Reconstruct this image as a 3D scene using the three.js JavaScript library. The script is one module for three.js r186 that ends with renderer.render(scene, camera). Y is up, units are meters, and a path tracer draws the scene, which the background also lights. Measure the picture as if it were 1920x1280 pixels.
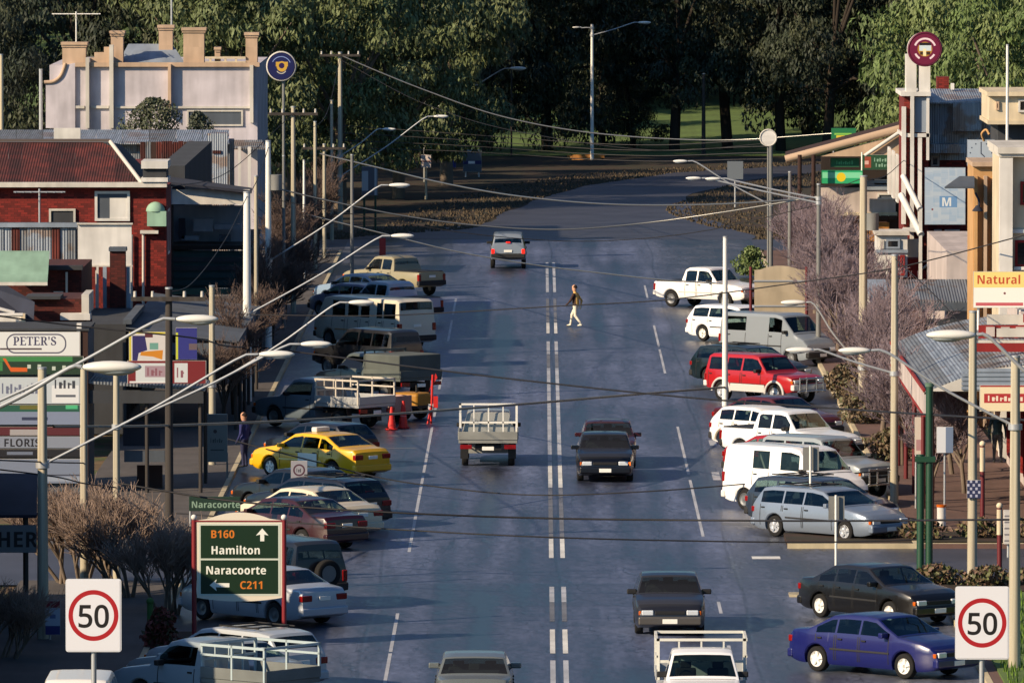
import * as THREE from 'three';
import { Sky } from 'three/addons/objects/Sky.js';
import { mergeGeometries, toCreasedNormals } from 'three/addons/utils/BufferGeometryUtils.js';
import { MarchingCubes } from 'three/addons/objects/MarchingCubes.js';
import { RoundedBoxGeometry } from 'three/addons/geometries/RoundedBoxGeometry.js';

// ---------- camera, sky, sun, exposure ----------
const scene = new THREE.Scene();
const F = 16000, CH = 20.2;                       // focal length in photo pixels, camera height over the road (m)
const camera = new THREE.PerspectiveCamera(2 * Math.atan(640 / F) * 180 / Math.PI, 1920 / 1280, 1, 6000);
camera.position.set(-0.46, CH, 0);
camera.rotation.order = 'YXZ';
camera.rotation.set(-Math.atan(940 / F), Math.atan(54 / F), 0);
camera.updateMatrixWorld();
const renderer = new THREE.WebGLRenderer({ antialias: true });
renderer.toneMapping = THREE.LinearToneMapping;
renderer.toneMappingExposure = 1.42;
renderer.shadowMap.enabled = true;
const SUN = new THREE.Vector3(-0.74, 0.45, 0.5).normalize();
const sky = new Sky();
sky.name = 'sky'; sky.userData.kind = 'structure';
sky.scale.setScalar(5000);
const su = sky.material.uniforms;
su.sunPosition.value.copy(SUN); su.turbidity.value = 2.5; su.rayleigh.value = 1.6; su.mieCoefficient.value = 0.004; su.mieDirectionalG.value = 0.8;
scene.add(sky);
scene.environmentIntensity = 0.115;
const sun = new THREE.DirectionalLight(0xffe4bf, 5);
sun.name = 'sun'; sun.position.copy(SUN).multiplyScalar(400).add(new THREE.Vector3(0, 0, -330)); sun.target.position.set(0, 0, -330);
sun.castShadow = true; sun.shadow.mapSize.set(4096, 4096);
Object.assign(sun.shadow.camera, { left: -260, right: 260, top: 260, bottom: -260, near: 10, far: 1200 });
scene.add(sun, sun.target);

// ---------- helpers ----------
const V = (x, y, z) => new THREE.Vector3(x, y, z);
let seed = 12345;
const rnd = () => { seed |= 0; seed = seed + 0x6D2B79F5 | 0; let t = Math.imul(seed ^ seed >>> 15, 1 | seed); t = t + Math.imul(t ^ t >>> 7, 61 | t) ^ t; return ((t ^ t >>> 14) >>> 0) / 4294967296; };
const rr = (a, b) => a + (b - a) * rnd();
const [cr, cu, cb] = [0, 1, 2].map((i) => new THREE.Vector3().setFromMatrixColumn(camera.matrixWorld, i));
const ray = (u, v) => cb.clone().negate().addScaledVector(cr, (u - 960) / F).addScaledVector(cu, (640 - v) / F);
const W = (u, v, D) => { const d = ray(u, v); return camera.position.clone().addScaledVector(d, D / -d.z); };       // the place at distance D along the street
const G = (u, v, h = 0) => { const d = ray(u, v); return camera.position.clone().addScaledVector(d, (h - CH) / d.y); };   // the place on the level y = h
const gv = (v) => -G(960, v).z;                    // distance along the street of a row of the ground
const gh = (D) => { const t = 190 - D; return t <= 0 ? 0 : Math.min(18, t < 12 ? t * t / 240 : 0.6 - 0.6 + t * 0.1 - 0.6); };   // the hill below the lookout
const taken = {};
const numbered = (n) => { const k = taken[n] = (taken[n] ?? -1) + 1; return k ? n + '_' + String(k).padStart(3, '0') : n; };
const bases = new WeakMap();
function thing(name, label, category, p = [0, 0, 0], group, kind) {
  const o = new THREE.Group(); o.name = numbered(name); scene.add(o);
  const q = p.isVector3 ? p.clone() : V(...p); o.position.copy(q); bases.set(o, q);
  o.userData = { label, category }; if (group) o.userData.group = group; if (kind) o.userData.kind = kind;
  return o;
}
function add(g, name, geo, m, sub) {               // geo in world coordinates
  const b = bases.get(g); if (b) geo.translate(-b.x, -b.y, -b.z);
  return addL(g, name, geo, m, sub);
}
function addL(g, name, geo, m, sub) {              // geo in the thing's own coordinates
  const o = new THREE.Mesh(geo, m); o.name = name; o.castShadow = o.receiveShadow = true; (sub ?? g).add(o); return o;
}
function solo(name, label, category, geo, m, group) {
  const o = new THREE.Mesh(geo, m); o.name = numbered(name); o.castShadow = o.receiveShadow = true; scene.add(o);
  geo.computeBoundingBox(); const c = geo.boundingBox.getCenter(V()); c.y = geo.boundingBox.min.y; geo.translate(-c.x, -c.y, -c.z); o.position.copy(c);
  o.userData = { label, category }; if (group) o.userData.group = group; return o;
}
function struct(name, geo, m) { const o = new THREE.Mesh(geo, m); o.name = numbered(name); o.receiveShadow = o.castShadow = true; o.userData.kind = 'structure'; scene.add(o); return o; }
function copy(root, p, turn, label, group, s = 1) {
  const r = root.clone(); r.name = numbered(root.name.replace(/_\d\d\d$/, '')); scene.add(r); r.userData = { ...root.userData };
  r.position.copy(p.isVector3 ? p : V(...p)); r.rotation.y = turn; Array.isArray(s) ? r.scale.set(...s) : r.scale.setScalar(s);
  if (label) r.userData.label = label; if (group) r.userData.group = group; return r;
}
function uvm(g) {                                  // texture coordinates in metres by the way a face points
  const p = g.attributes.position, n = g.attributes.normal, uv = new Float32Array(p.count * 2);
  for (let i = 0; i < p.count; i++) {
    const ax = Math.abs(n.getX(i)), ay = Math.abs(n.getY(i)), az = Math.abs(n.getZ(i));
    const [a, b] = ay > ax && ay > az ? [p.getX(i), p.getZ(i)] : ax > az ? [p.getZ(i), p.getY(i)] : [p.getX(i), p.getY(i)];
    uv[2 * i] = a; uv[2 * i + 1] = b;
  }
  g.setAttribute('uv', new THREE.BufferAttribute(uv, 2)); return g;
}
const bx = (x0, x1, y0, y1, z0, z1) => uvm(new THREE.BoxGeometry(Math.abs(x1 - x0), Math.abs(y1 - y0), Math.abs(z1 - z0)).translate((x0 + x1) / 2, (y0 + y1) / 2, (z0 + z1) / 2));
const rbx = (x0, x1, y0, y1, z0, z1, r = .03) => new RoundedBoxGeometry(Math.abs(x1 - x0), Math.abs(y1 - y0), Math.abs(z1 - z0), 2, r).translate((x0 + x1) / 2, (y0 + y1) / 2, (z0 + z1) / 2);
function pb(u0, u1, v0, v1, D, dep = .1) {         // a box whose near face at distance D covers this much of the view; v1 null: down to the ground
  const a = W(u0, v0, D), b = W(u1, v1 ?? v0, D); return bx(a.x, b.x, v1 == null ? 0 : b.y, a.y, -D - dep, -D);
}
function bar(a, b, r0, r1 = r0, n = 8) {
  const d = b.clone().sub(a), g = new THREE.CylinderGeometry(r1, r0, d.length(), n, 1);
  g.applyQuaternion(new THREE.Quaternion().setFromUnitVectors(V(0, 1, 0), d.clone().normalize())); return g.translate(...a.clone().add(b).multiplyScalar(.5).toArray());
}
const tube = (pts, r, n = 24, k = 6) => new THREE.TubeGeometry(new THREE.CatmullRomCurve3(pts), n, r, k);
function slab(pts, th) {                           // a flat convex plate: corners in order, thickness below
  const n = pts[1].clone().sub(pts[0]).cross(pts[2].clone().sub(pts[0])).normalize(); if (n.y < -1e-6) n.negate();
  const lo = pts.map((p) => p.clone().addScaledVector(n, -th)), pos = [], q = (a, b, c) => pos.push(...a.toArray(), ...b.toArray(), ...c.toArray()), k = pts.length;
  for (let i = 1; i < k - 1; i++) { q(pts[0], pts[i], pts[i + 1]); q(lo[0], lo[i + 1], lo[i]); }
  for (let i = 0; i < k; i++) { const j = (i + 1) % k; q(pts[i], lo[i], lo[j]); q(pts[i], lo[j], pts[j]); }
  const g = new THREE.BufferGeometry(); g.setAttribute('position', new THREE.Float32BufferAttribute(pos, 3)); g.computeVertexNormals(); return uvm(g);
}
const cleaned = (g) => { const q = g.index ? g.toNonIndexed() : g; for (const k of Object.keys(q.attributes)) if (!['position', 'normal', 'uv'].includes(k)) q.deleteAttribute(k); return q; };
const merge = (a) => mergeGeometries(a.map(cleaned));

// ---------- textures ----------
function valueNoise(s) {
  const t = new Float32Array(65536); let k = s * 7919 + 1; for (let i = 0; i < 65536; i++) { k = (Math.imul(k, 1664525) + 1013904223) >>> 0; t[i] = k / 4294967296; }
  return (x, y, per) => {
    const xi = Math.floor(x), yi = Math.floor(y), fx = x - xi, fy = y - yi, m = (a) => ((a % per) + per) % per, at = (a, b) => t[(m(a) + m(b) * 251) & 65535];
    const sx = fx * fx * (3 - 2 * fx), sy = fy * fy * (3 - 2 * fy);
    return (at(xi, yi) * (1 - sx) + at(xi + 1, yi) * sx) * (1 - sy) + (at(xi, yi + 1) * (1 - sx) + at(xi + 1, yi + 1) * sx) * sy;
  };
}
const n1 = valueNoise(1), n2 = valueNoise(2), n3 = valueNoise(3);
const fbm = (n, x, y, per, oct = 4) => { let a = .5, s = 0, f = 1; for (let i = 0; i < oct; i++) { s += a * n(x * f, y * f, per * f); a *= .5; f *= 2; } return s / (1 - 2 * a / 1 + 2 * a - Math.pow(.5, oct)); };
function tex(w, h, fn, rep, srgb = true) {
  const d = new Uint8Array(w * h * 4);
  for (let j = 0; j < h; j++) for (let i = 0; i < w; i++) { const c = fn(i / w, j / h), k = 4 * (j * w + i); for (let q = 0; q < 3; q++) d[k + q] = Math.max(0, Math.min(255, c[q] * 255)); d[k + 3] = 255; }
  const t = new THREE.DataTexture(d, w, h); t.wrapS = t.wrapT = THREE.RepeatWrapping; t.magFilter = THREE.LinearFilter; t.minFilter = THREE.LinearMipmapLinearFilter; t.generateMipmaps = true;
  if (srgb) t.colorSpace = THREE.SRGBColorSpace; if (rep) t.repeat.set(...rep); t.needsUpdate = true; return t;
}
const g3 = (v) => [v, v, v], sm = (a, b, x) => { const t = Math.max(0, Math.min(1, (x - a) / (b - a))); return t * t * (3 - 2 * t); };
const tGrime = tex(256, 256, (x, y) => { const f = fbm(n1, x * 5, y * 5, 5, 5), s = fbm(n2, x * 24, y * 3, 24, 3); return g3(.74 + .2 * f + .12 * s); }, [1 / 5, 1 / 5]);
const tSoil = tex(512, 512, (x, y) => { const f = fbm(n1, x * 8, y * 8, 8, 6), s = fbm(n2, x * 40, y * 40, 40, 3); const g = sm(.45, .62, f); return [.42 + .25 * s - .13 * g, .36 + .24 * s + .02 * g, .28 + .2 * s - .08 * g]; }, [1 / 9, 1 / 9]);
const tBrick = tex(256, 256, (x, y) => { const row = Math.floor(y * 12), bxx = x * 4 + (row % 2) * .5, fx = bxx % 1, fy = (y * 12) % 1, m = fx < .05 || fy < .13; const t = n1(Math.floor(bxx) + 3, row + 7, 60); return m ? [.55, .48, .44] : [.62 + .3 * t, .5 + .3 * t, .48 + .28 * t]; }, [1, 1]);
const tRust = tex(512, 256, (x, y) => { const f = fbm(n1, x * 10, y * 4, 10, 5), s = fbm(n3, x * 60, y * 5, 60, 3), z = sm(.38, .66, f * .75 + s * .3); return [.44 - .16 * z + .2 * s, .2 - .08 * z + .16 * s, .16 - .06 * z + .15 * s]; }, [1 / 6, 1 / 3]);
const tCorr = tex(128, 4, (x) => g3(.5 + .5 * Math.sin(x * Math.PI * 2 * 8)), [1 / .8, 1], false);
const tZinc = tex(256, 256, (x, y) => { const f = fbm(n2, x * 6, y * 6, 6, 4), s = fbm(n1, x * 30, y * 2, 30, 3), z = sm(.6, .74, f); return [.62 + .28 * s - .05 * z, .64 + .28 * s - .16 * z, .67 + .28 * s - .24 * z]; }, [1 / 4, 1 / 4]);
const tBarkNoise = tex(64, 128, (x, y) => g3(.55 + .45 * fbm(n1, x * 8, y * 3, 8, 4)), [1, .5]);

// ---------- materials ----------
const std = (c, rough = .8, o = {}) => new THREE.MeshStandardMaterial({ color: c, roughness: rough, ...o });
const wallM = (c, o = {}) => std(c, .9, { map: tGrime, ...o });
const paint = (c, o = {}) => new THREE.MeshPhysicalMaterial({ color: c, roughness: .32, clearcoat: .5, clearcoatRoughness: .06, ...o });
const M = {
  glass: new THREE.MeshPhysicalMaterial({ color: '#9fb0ad', roughness: .03, transmission: 1, thickness: 0, ior: 1.5 }),
  tintGlass: new THREE.MeshPhysicalMaterial({ color: '#8aa0a6', roughness: .03, transmission: 1, thickness: 0, ior: 1.5 }), cabin: std('#1a1b1d', .9), seat: std('#2e2d30', .95),
  tyre: std('#0e0e0f', .9), black: std('#101113', .6), rubber: std('#191a1c', .7), alloy: std('#c9ccd0', .32, { metalness: .6 }), hub: std('#e4e4e0', .5, { metalness: .2 }), steel: std('#6f7275', .5, { metalness: .5 }),
  lamp: std('#dfe6ea', .15, { metalness: .3 }), tail: std('#7c0d0d', .2), amber: std('#b5560c', .25), plate: std('#e9e9e0', .5), chrome: std('#c6cacd', .2, { metalness: .9 }),
  tailOn: std('#b01008', .3, { emissive: '#ff2412', emissiveIntensity: 1.1 }), amberOn: std('#c05010', .3, { emissive: '#ff6a14', emissiveIntensity: 1.5 }),
  pole: std('#d8cfb6', .85, { map: tBarkNoise }), poleGrey: std('#7d7f7d', .7, { map: tGrime }), poleWhite: std('#dcdcd6', .6), poleDark: std('#4a4440', .9, { map: tBarkNoise }), maroon: std('#5c1219', .6), green: std('#17402c', .5),
  galv: std('#a9adb0', .45, { metalness: .4 }), lumi: std('#d8d8d2', .4), lens: std('#9aa3a6', .15),
  wireL: std('#93928c', .35, { metalness: .8 }), wireD: std('#121218', .7), white: wallM('#dddbd6'), offwhite: wallM('#cfcbc2'), cream: wallM('#d8c9ac'), ochre: wallM('#c79c68'), lilac: wallM('#c8c2c9'), tan: wallM('#c5aa90'),
  brick: std('#8a2e28', .9, { map: tBrick }), brickDark: std('#5a231d', .9, { map: tBrick }), redPaint: wallM('#8e1f1f'), redWhite: wallM('#c3b7b2'), navy: wallM('#2b3040'), charcoal: wallM('#3a3d42'), slate: wallM('#525b66'), teal: wallM('#2c4a4c'), paleGreen: wallM('#92b59f'), bluegrey: wallM('#8d9aaa'), brown: wallM('#3c2620'), darkWood: wallM('#2a211d'), timber: wallM('#b77d3f'), sage: wallM('#5d7a68'),
  zinc: std('#b4bac0', .45, { map: tZinc, bumpMap: tCorr, bumpScale: .02, metalness: .25 }), zincDull: std('#83878b', .6, { map: tZinc, bumpMap: tCorr, bumpScale: .02 }), rust: std('#b08a84', .85, { map: tRust, bumpMap: tCorr, bumpScale: .02 }), rustDark: std('#8c5b52', .85, { map: tRust, bumpMap: tCorr, bumpScale: .02 }),
  concrete: wallM('#8b8880'), kerb: wallM('#c2b596'), paving: std('#6b524b', .9, { map: tGrime }), pavingGrey: std('#57524f', .9, { map: tGrime }), grass: std('#5a7434', 1, { map: tGrime }), bed: std('#5a3d29', 1, { map: tSoil }), shopGlass: new THREE.MeshPhysicalMaterial({ color: '#151a20', roughness: .1, clearcoat: 1 }),
};
// ---------- print ----------
function canvas(w, h, draw) { const c = document.createElement('canvas'); c.width = w; c.height = h; const x = c.getContext('2d'); draw(x, w, h); const t = new THREE.CanvasTexture(c); t.colorSpace = THREE.SRGBColorSpace; return t; }
const words = (bg, list) => (x, w, h) => { x.fillStyle = bg; x.fillRect(0, 0, w, h); x.textAlign = 'center'; x.textBaseline = 'middle'; for (const [s, px, py, size, col, wt = 'bold', fam = 'sans-serif'] of list) { x.fillStyle = col; x.font = `${wt} ${size}px ${fam}`; x.fillText(s, px * w, py * h, w * .98); } };
// worn lettering that cannot be read any more: uneven upright strokes
const strokes = (x, px, py, w, h, n, col) => { x.fillStyle = col; for (let i = 0; i < n; i++) { const a = px + w * i / n, b = w / n * (.35 + .4 * ((i * 37) % 10) / 10), t = h * (((i * 53) % 7) / 14); x.fillRect(a, py + t, b, h - t); if (i % 2) x.fillRect(a, py + h * .45, w / n * .85, h * .16); } };
function board(name, label, u0, u1, v0, v1, D, draw, o = {}) {     // a flat sign: panel and print
  const a = W(u0, v0, D), b = W(u1, v1, D), w = b.x - a.x, h = a.y - b.y, g = thing(name, label, o.cat ?? 'sign', V((a.x + b.x) / 2, o.posts ? (o.base ?? 0) : b.y, a.z), o.group);
  const s = 512 / Math.max(w, h), p = add(g, 'panel', bx(a.x, b.x, b.y, a.y, a.z - (o.th ?? .06), a.z), o.back ?? M.offwhite);
  add(g, 'print', new THREE.PlaneGeometry(w * .985, h * .985).translate((a.x + b.x) / 2, (a.y + b.y) / 2, a.z + .006), std('#e6e4e0', .6, { map: canvas(Math.max(32, Math.round(w * s)), Math.max(32, Math.round(h * s)), draw) }), p);
  for (const f of o.posts ?? []) { const x = a.x + w * f; add(g, 'post', bar(V(x, o.base ?? 0, a.z - .12), V(x, (o.toTop ? a.y + .12 : b.y + .3), a.z - .12), o.pr ?? .04), o.pm ?? M.galv); }
  return g;
}
// ---------- ground, roads ----------
{
  const xs = [-1500, -400, -120, -60, -30, 0, 30, 60, 120, 400, 1500], ds = [-900, -200, -20]; for (let d = 0; d <= 200; d += 5) ds.push(d); ds.push(260, 340, 420, 520, 546); for (let d = 556; d < 800; d += 10) ds.push(d); ds.push(900, 1400, 3000);
  const pos = [], uv = [], ix = [], hill = (d, x) => d < 560 ? gh(d) - .05 : -.05 + Math.min(60, Math.pow((d - 560) / 100, 1.25) * 4.2 * (d < 900 ? 1 : .9));
  ds.forEach((d) => xs.forEach((x) => { pos.push(x, hill(d, x), -d); uv.push(x, d); }));
  for (let j = 0; j < ds.length - 1; j++) for (let i = 0; i < xs.length - 1; i++) { const a = j * xs.length + i, b = a + xs.length; ix.push(a, a + 1, b, a + 1, b + 1, b); }
  const g = new THREE.BufferGeometry(); g.setAttribute('position', new THREE.Float32BufferAttribute(pos, 3)); g.setAttribute('uv', new THREE.Float32BufferAttribute(uv, 2)); g.setIndex(ix); g.computeVertexNormals();
  struct('ground', g, std('#b5a58c', 1, { map: tSoil }));
  const q = new THREE.PlaneGeometry(400, 240, 4, 24); q.rotateX(-Math.PI / 2); q.translate(0, 0, -546 - 120); { const p = q.attributes.position; for (let i = 0; i < p.count; i++) p.setY(i, hill(-p.getZ(i), 0) + .08); } uvm(q);
  struct('grass_paddock', q, M.grass);
}
// the asphalt: seams, oil bands along the lanes, patches of newer seal, one painted building shadow
const RD0 = 186, RD1 = 432, RX = 10.2;
const patches = []; for (let i = 0; i < 46; i++) patches.push([rr(-10, 9), rr(RD0, RD1), rr(.5, 3.5), rr(.8, 7), rr(-1, 1)]);
const wearAndShade = (X, D) => {
  const a = fbm(n1, X * 1.1, D * .045, 4096, 5), b = fbm(n2, X * 7, D * 2.2, 4096, 3), c = fbm(n3, X * .2, D * .11, 4096, 4);
  const oil = (x0, w) => Math.exp(-Math.pow((X - x0) / w, 2)) * sm(.3, .62, fbm(n3, D * .06 + x0, 3.3, 4096, 3));
  let k = .55 + .8 * (a - .5) + .4 * (b - .5) + .6 * (c - .5) - .55 * oil(-2.05, .36) - .5 * oil(2.0, .4) - .24 * oil(-3.1, .26) - .24 * oil(-.95, .26) - .22 * oil(3, .26) - .22 * oil(.95, .26) - .2 * Math.exp(-Math.pow(X / .5, 2)) * sm(.25, .6, a);
  for (const [px, pd, pw, pl, s] of patches) if (Math.abs(X - px) < pw / 2 && Math.abs(D - pd) < pl / 2) k += .1 * s;
  if (D > 224.5 && D < 231.5 && X < 1.5 + 2 * b && X > -7) k -= .17;  // shadow of the left building corner, painted as a dark band
  k -= .2 * sm(4.3, 6.5, Math.abs(X)) * sm(.3, .6, fbm(n2, X * .8, D * .3, 4096, 3));
  k += .1 * sm(5, 2, Math.abs(X));
  const cr1 = Math.abs(fbm(n1, X * .7 + 40, D * .33, 4096, 4) - .5), cr2 = Math.abs(fbm(n3, X * 1.3, D * .12 + 9, 4096, 4) - .5); k -= .3 * sm(.012, .002, cr1) * sm(.45, .6, a) + .22 * sm(.01, .002, cr2) * sm(.5, .62, c); k += .1 * (n2(X * 31, D * 9, 4096) - .5);
  for (const x of [-4.9, 0, 4.9]) k -= .16 * sm(.07, .02, Math.abs(X - x - .08 * Math.sin(D * .2)));
  return Math.max(.16, k);
};
const roadMap = tex(1024, 2048, (x, y) => { const X = -RX + 2 * RX * x, D = RD0 + (RD1 - RD0) * y, k = wearAndShade(X, D), w = sm(3.5, 8, Math.abs(X)); return [.08 + .32 * k + .05 * w, .095 + .35 * k + .03 * w, .14 + .425 * k - .02 * w]; });  // blue of the reflected sky is mixed into the asphalt colour
const roadRough = tex(256, 1024, (x, y) => { const X = -RX + 2 * RX * x, D = RD0 + (RD1 - RD0) * y, k = wearAndShade(X, D); return g3(.24 + .36 * k); }, null, false);
const plainRoad = tex(256, 256, (x, y) => { const k = .25 + .5 * fbm(n1, x * 6, y * 6, 6, 5); return [.16 + .3 * k, .165 + .3 * k, .19 + .31 * k]; }, [1 / 12, 1 / 12]);
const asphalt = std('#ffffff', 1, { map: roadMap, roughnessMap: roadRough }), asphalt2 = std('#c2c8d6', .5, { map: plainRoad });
function sheet(pts, m, y) {                       // convex polygon on the ground, pts [x, D]
  const s = new THREE.Shape(pts.map(([x, d]) => new THREE.Vector2(x, d))), g = new THREE.ShapeGeometry(s); g.rotateX(-Math.PI / 2); g.translate(0, y, 0);
  const n = g.attributes.normal; for (let i = 0; i < n.count; i++) n.setXYZ(i, 0, 1, 0); return uvm(g);
}
let road;
{
  const g = new THREE.PlaneGeometry(2 * RX, RD1 - RD0, 1, 60); g.rotateX(-Math.PI / 2); g.translate(0, 0, -(RD0 + RD1) / 2);
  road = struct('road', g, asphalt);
  { const p = g.attributes.position; for (let i = 0; i < p.count; i++) p.setY(i, gh(-p.getZ(i)) + .001); }
  // the far bend
  const cl = new THREE.CatmullRomCurve3([[0, 432], [.4, 446], [2.2, 470], [6, 498], [12, 519], [22, 534], [40, 548], [75, 566]].map(([x, d]) => V(x, 0, -d))), N = 50, pos = [], uv = [], ix = [];
  for (let i = 0; i <= N; i++) { const t = i / N, c = cl.getPoint(t), tn = cl.getTangent(t), s = V(-tn.z, 0, tn.x).normalize(), hl = 10.2 - 6.3 * sm(0, .2, t) + .25 * Math.sin(t * 60) , hr = 10.2 - 6.2 * sm(.04, .4, t) + .25 * Math.sin(t * 47); for (const k of [-1, -.3, .3, 1]) { const hw = k < 0 ? hl : hr; pos.push(c.x + s.x * hw * k, .004 + Math.max(0, t - .8) * .5, c.z + s.z * hw * k); uv.push(k * hw, t * 180); } }
  for (let i = 0; i < N; i++) for (let j = 0; j < 3; j++) { const a = i * 4 + j; ix.push(a, a + 1, a + 4, a + 1, a + 5, a + 4); }
  const h = new THREE.BufferGeometry(); h.setAttribute('position', new THREE.Float32BufferAttribute(pos, 3)); h.setAttribute('uv', new THREE.Float32BufferAttribute(uv, 2)); h.setIndex(ix); h.computeVertexNormals();
  struct('road_bend', h, asphalt2);
  for (const s of [-1, 1]) { struct('side_street', sheet([[s * RX, 231], [s * 90, 231], [s * 90, 243], [s * RX, 243]], null, .001), asphalt2); struct('side_street', sheet([[s * RX, 418], [s * 90, 418], [s * 90, 432], [s * RX, 432]], null, .001), asphalt2); }
  // painted lines
  const line = std('#b9bdc4', .6, { map: tGrime }), faded = std('#72767f', .7, { map: tGrime }), bright = std('#e6e6e0', .6, { map: tGrime });
  const ln = (x0, x1, d0, d1, m, name = 'lane_line') => { const q = sheet([[x0, d0], [x1, d0], [x1, d1], [x0, d1]], null, .006); const o = new THREE.Mesh(q, m); o.name = name; o.receiveShadow = true; road.add(o); };
  for (const [va, vb, m] of [[1290, 1238, line], [1225, 1180, bright], [1165, 1130, faded], [1129, 1100, line], [1046, 1010, bright], [1009, 915, faded], [914, 866, bright], [865, 780, line], [779, 690, line], [689, 665, faded], [664, 640, line], [625, 605, bright], [604, 585, faded], [583, 560, faded], [548, 520, line], [519, 492, line]])
    for (const s of [-1, 1]) ln(s * .16 - .065, s * .16 + .065, gv(va), gv(vb), m, 'centre_line');
  for (const [va, vb] of [[1285, 1225], [1222, 1150], [1035, 965], [960, 892], [886, 800], [790, 740], [730, 700], [640, 600], [590, 560]]) ln(-4.25, -4.16, gv(va), gv(vb), line, 'edge_line');
  for (const [va, vb] of [[1290, 1210], [1150, 1128], [1006, 900], [890, 800], [700, 655], [650, 610], [560, 535]]) ln(4.22, 4.31, gv(va), gv(vb), line, 'edge_line');
  ln(5.5, 6.3, gv(1048), gv(1043), bright, 'holding_line'); ln(4.9, 5.9, gv(985), gv(980), faded, 'bay_line'); ln(6, 7.2, gv(560), gv(556), faded, 'bay_line');
  for (const d of [277, 283, 289, 300, 306, 330, 336]) ln(-5.6, -4.6, d, d + .25, faded, 'bay_line');
  ln(5, 5.25, gv(900), gv(885), line, 'bay_line'); ln(5.2, 5.45, gv(835), gv(825), line, 'bay_line');
}
function footpath(s, d0, d1, w = 4.4) {
  const f = struct('footpath', s > 0 ? bx(RX + .15, RX + w, -.1, .13, -d1, -d0) : bx(-RX - w, -RX - .15, -.1, .13, -d1, -d0), s > 0 ? M.paving : M.pavingGrey);
  const k = struct('kerb', s > 0 ? bx(RX, RX + .15, -.1, .14, -d1, -d0) : bx(-RX - .15, -RX, -.1, .14, -d1, -d0), M.kerb); return [f, k];
}
for (const s of [-1, 1]) { footpath(s, 243, 418); footpath(s, 191, 231); }
struct('kerb', bx(6.6, 10.2, -.1, .14, -243.15, -243), M.kerb); struct('kerb_island', bx(6.6, 10.2, -.1, .13, -247, -243.15), M.bed); struct('kerb', bx(10.2, 45, -.1, .14, -243.3, -243.15), M.kerb);
struct('kerb', bx(6.2, 7.7, -.05, .06, -gv(1114), -gv(1119)), M.kerb);
struct('garden_bed', bx(10.35, 16, .1, .17, -246.8, -243.4), M.bed); struct('garden_bed', bx(9.6, 15, .05, .2, -231, -227), M.bed); struct('grass_verge', bx(10.6, 16, .05, .19, -226.8, -196), M.grass);
struct('kerb_island', bx(-10.2, -7.2, -.1, .13, -216, -209), M.bed);
struct('verge', sheet([[-40, 432.2], [60, 432.2], [60, 547], [-40, 547]], null, -.012), std('#5c4a3d', 1, { map: tSoil }));
// ---------- buildings ----------
const wnd = (g, u0, u1, v0, v1, D, frame = M.white, pane = M.shopGlass, fr = .08) => {
  const a = W(u0, v0, D), b = W(u1, v1, D), z = -D;
  const f = add(g, 'window', merge([bx(a.x, b.x, a.y - fr, a.y, z, z + .09), bx(a.x, b.x, b.y, b.y + fr, z, z + .1), bx(a.x, a.x + fr, b.y + fr, a.y - fr, z, z + .09), bx(b.x - fr, b.x, b.y + fr, a.y - fr, z, z + .09)]), frame);
  add(g, 'pane', bx(a.x + fr, b.x - fr, b.y + fr, a.y - fr, z, z + .03), pane, f); return f;
};
const streetWin = (g, s, d0, d1, y0, y1, frame = M.white, pane = M.shopGlass, X = 14.6) => {     // an opening in the wall along the street
  const x = s * X, t = -s; const f = add(g, 'window', merge([bx(x, x + t * .08, y0, y0 + .1, -d1, -d0), bx(x, x + t * .08, y1 - .1, y1, -d1, -d0), bx(x, x + t * .09, y0 + .1, y1 - .1, -d0 - .1, -d0), bx(x, x + t * .09, y0 + .1, y1 - .1, -d1, -d1 + .1)]), frame);
  add(g, 'pane', bx(x, x + t * .03, y0 + .1, y1 - .1, -d1 + .1, -d0 - .1), pane, f);
};
function verandah(g, s, d0, d1, h0, h1, roof, fascia, postM, x1 = 10.75, posts = 3, fh = .35) {
  const a = s * 14.6, b = s * x1;
  const n = Math.max(2, Math.round((d1 - d0) / 3)); for (let i = 0; i < n; i++) { const e0 = d0 + (d1 - d0) * i / n, e1 = d0 + (d1 - d0) * (i + 1) / n - .02; add(g, 'roof_sheet', slab([V(a, h0, -e0), V(b, h1, -e0), V(b, h1, -e1), V(a, h0, -e1)], .05), roof); }
  add(g, 'fascia', bx(b, b + s * .06, h1 - fh, h1 + .04, -d1, -d0), fascia);
  for (let i = 0; i < posts; i++) { const d = d0 + .3 + (d1 - d0 - .6) * i / Math.max(1, posts - 1); add(g, 'post', bar(V(b - s * -.12, .13, -d), V(b - s * -.12, h1 - .05, -d), .06), postM); }
}
const sheets = (g, name, u0, u1, v0, v1, D, n, ms, th = .05) => { for (let i = 0; i < n; i++) add(g, name, pb(u0 + (u1 - u0) * i / n, u0 + (u1 - u0) * (i + 1) / n - .4, v0 + rr(0, 2), v1, D + rr(0, .05), th), ms[Math.floor(rnd() * ms.length)]); };

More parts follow.
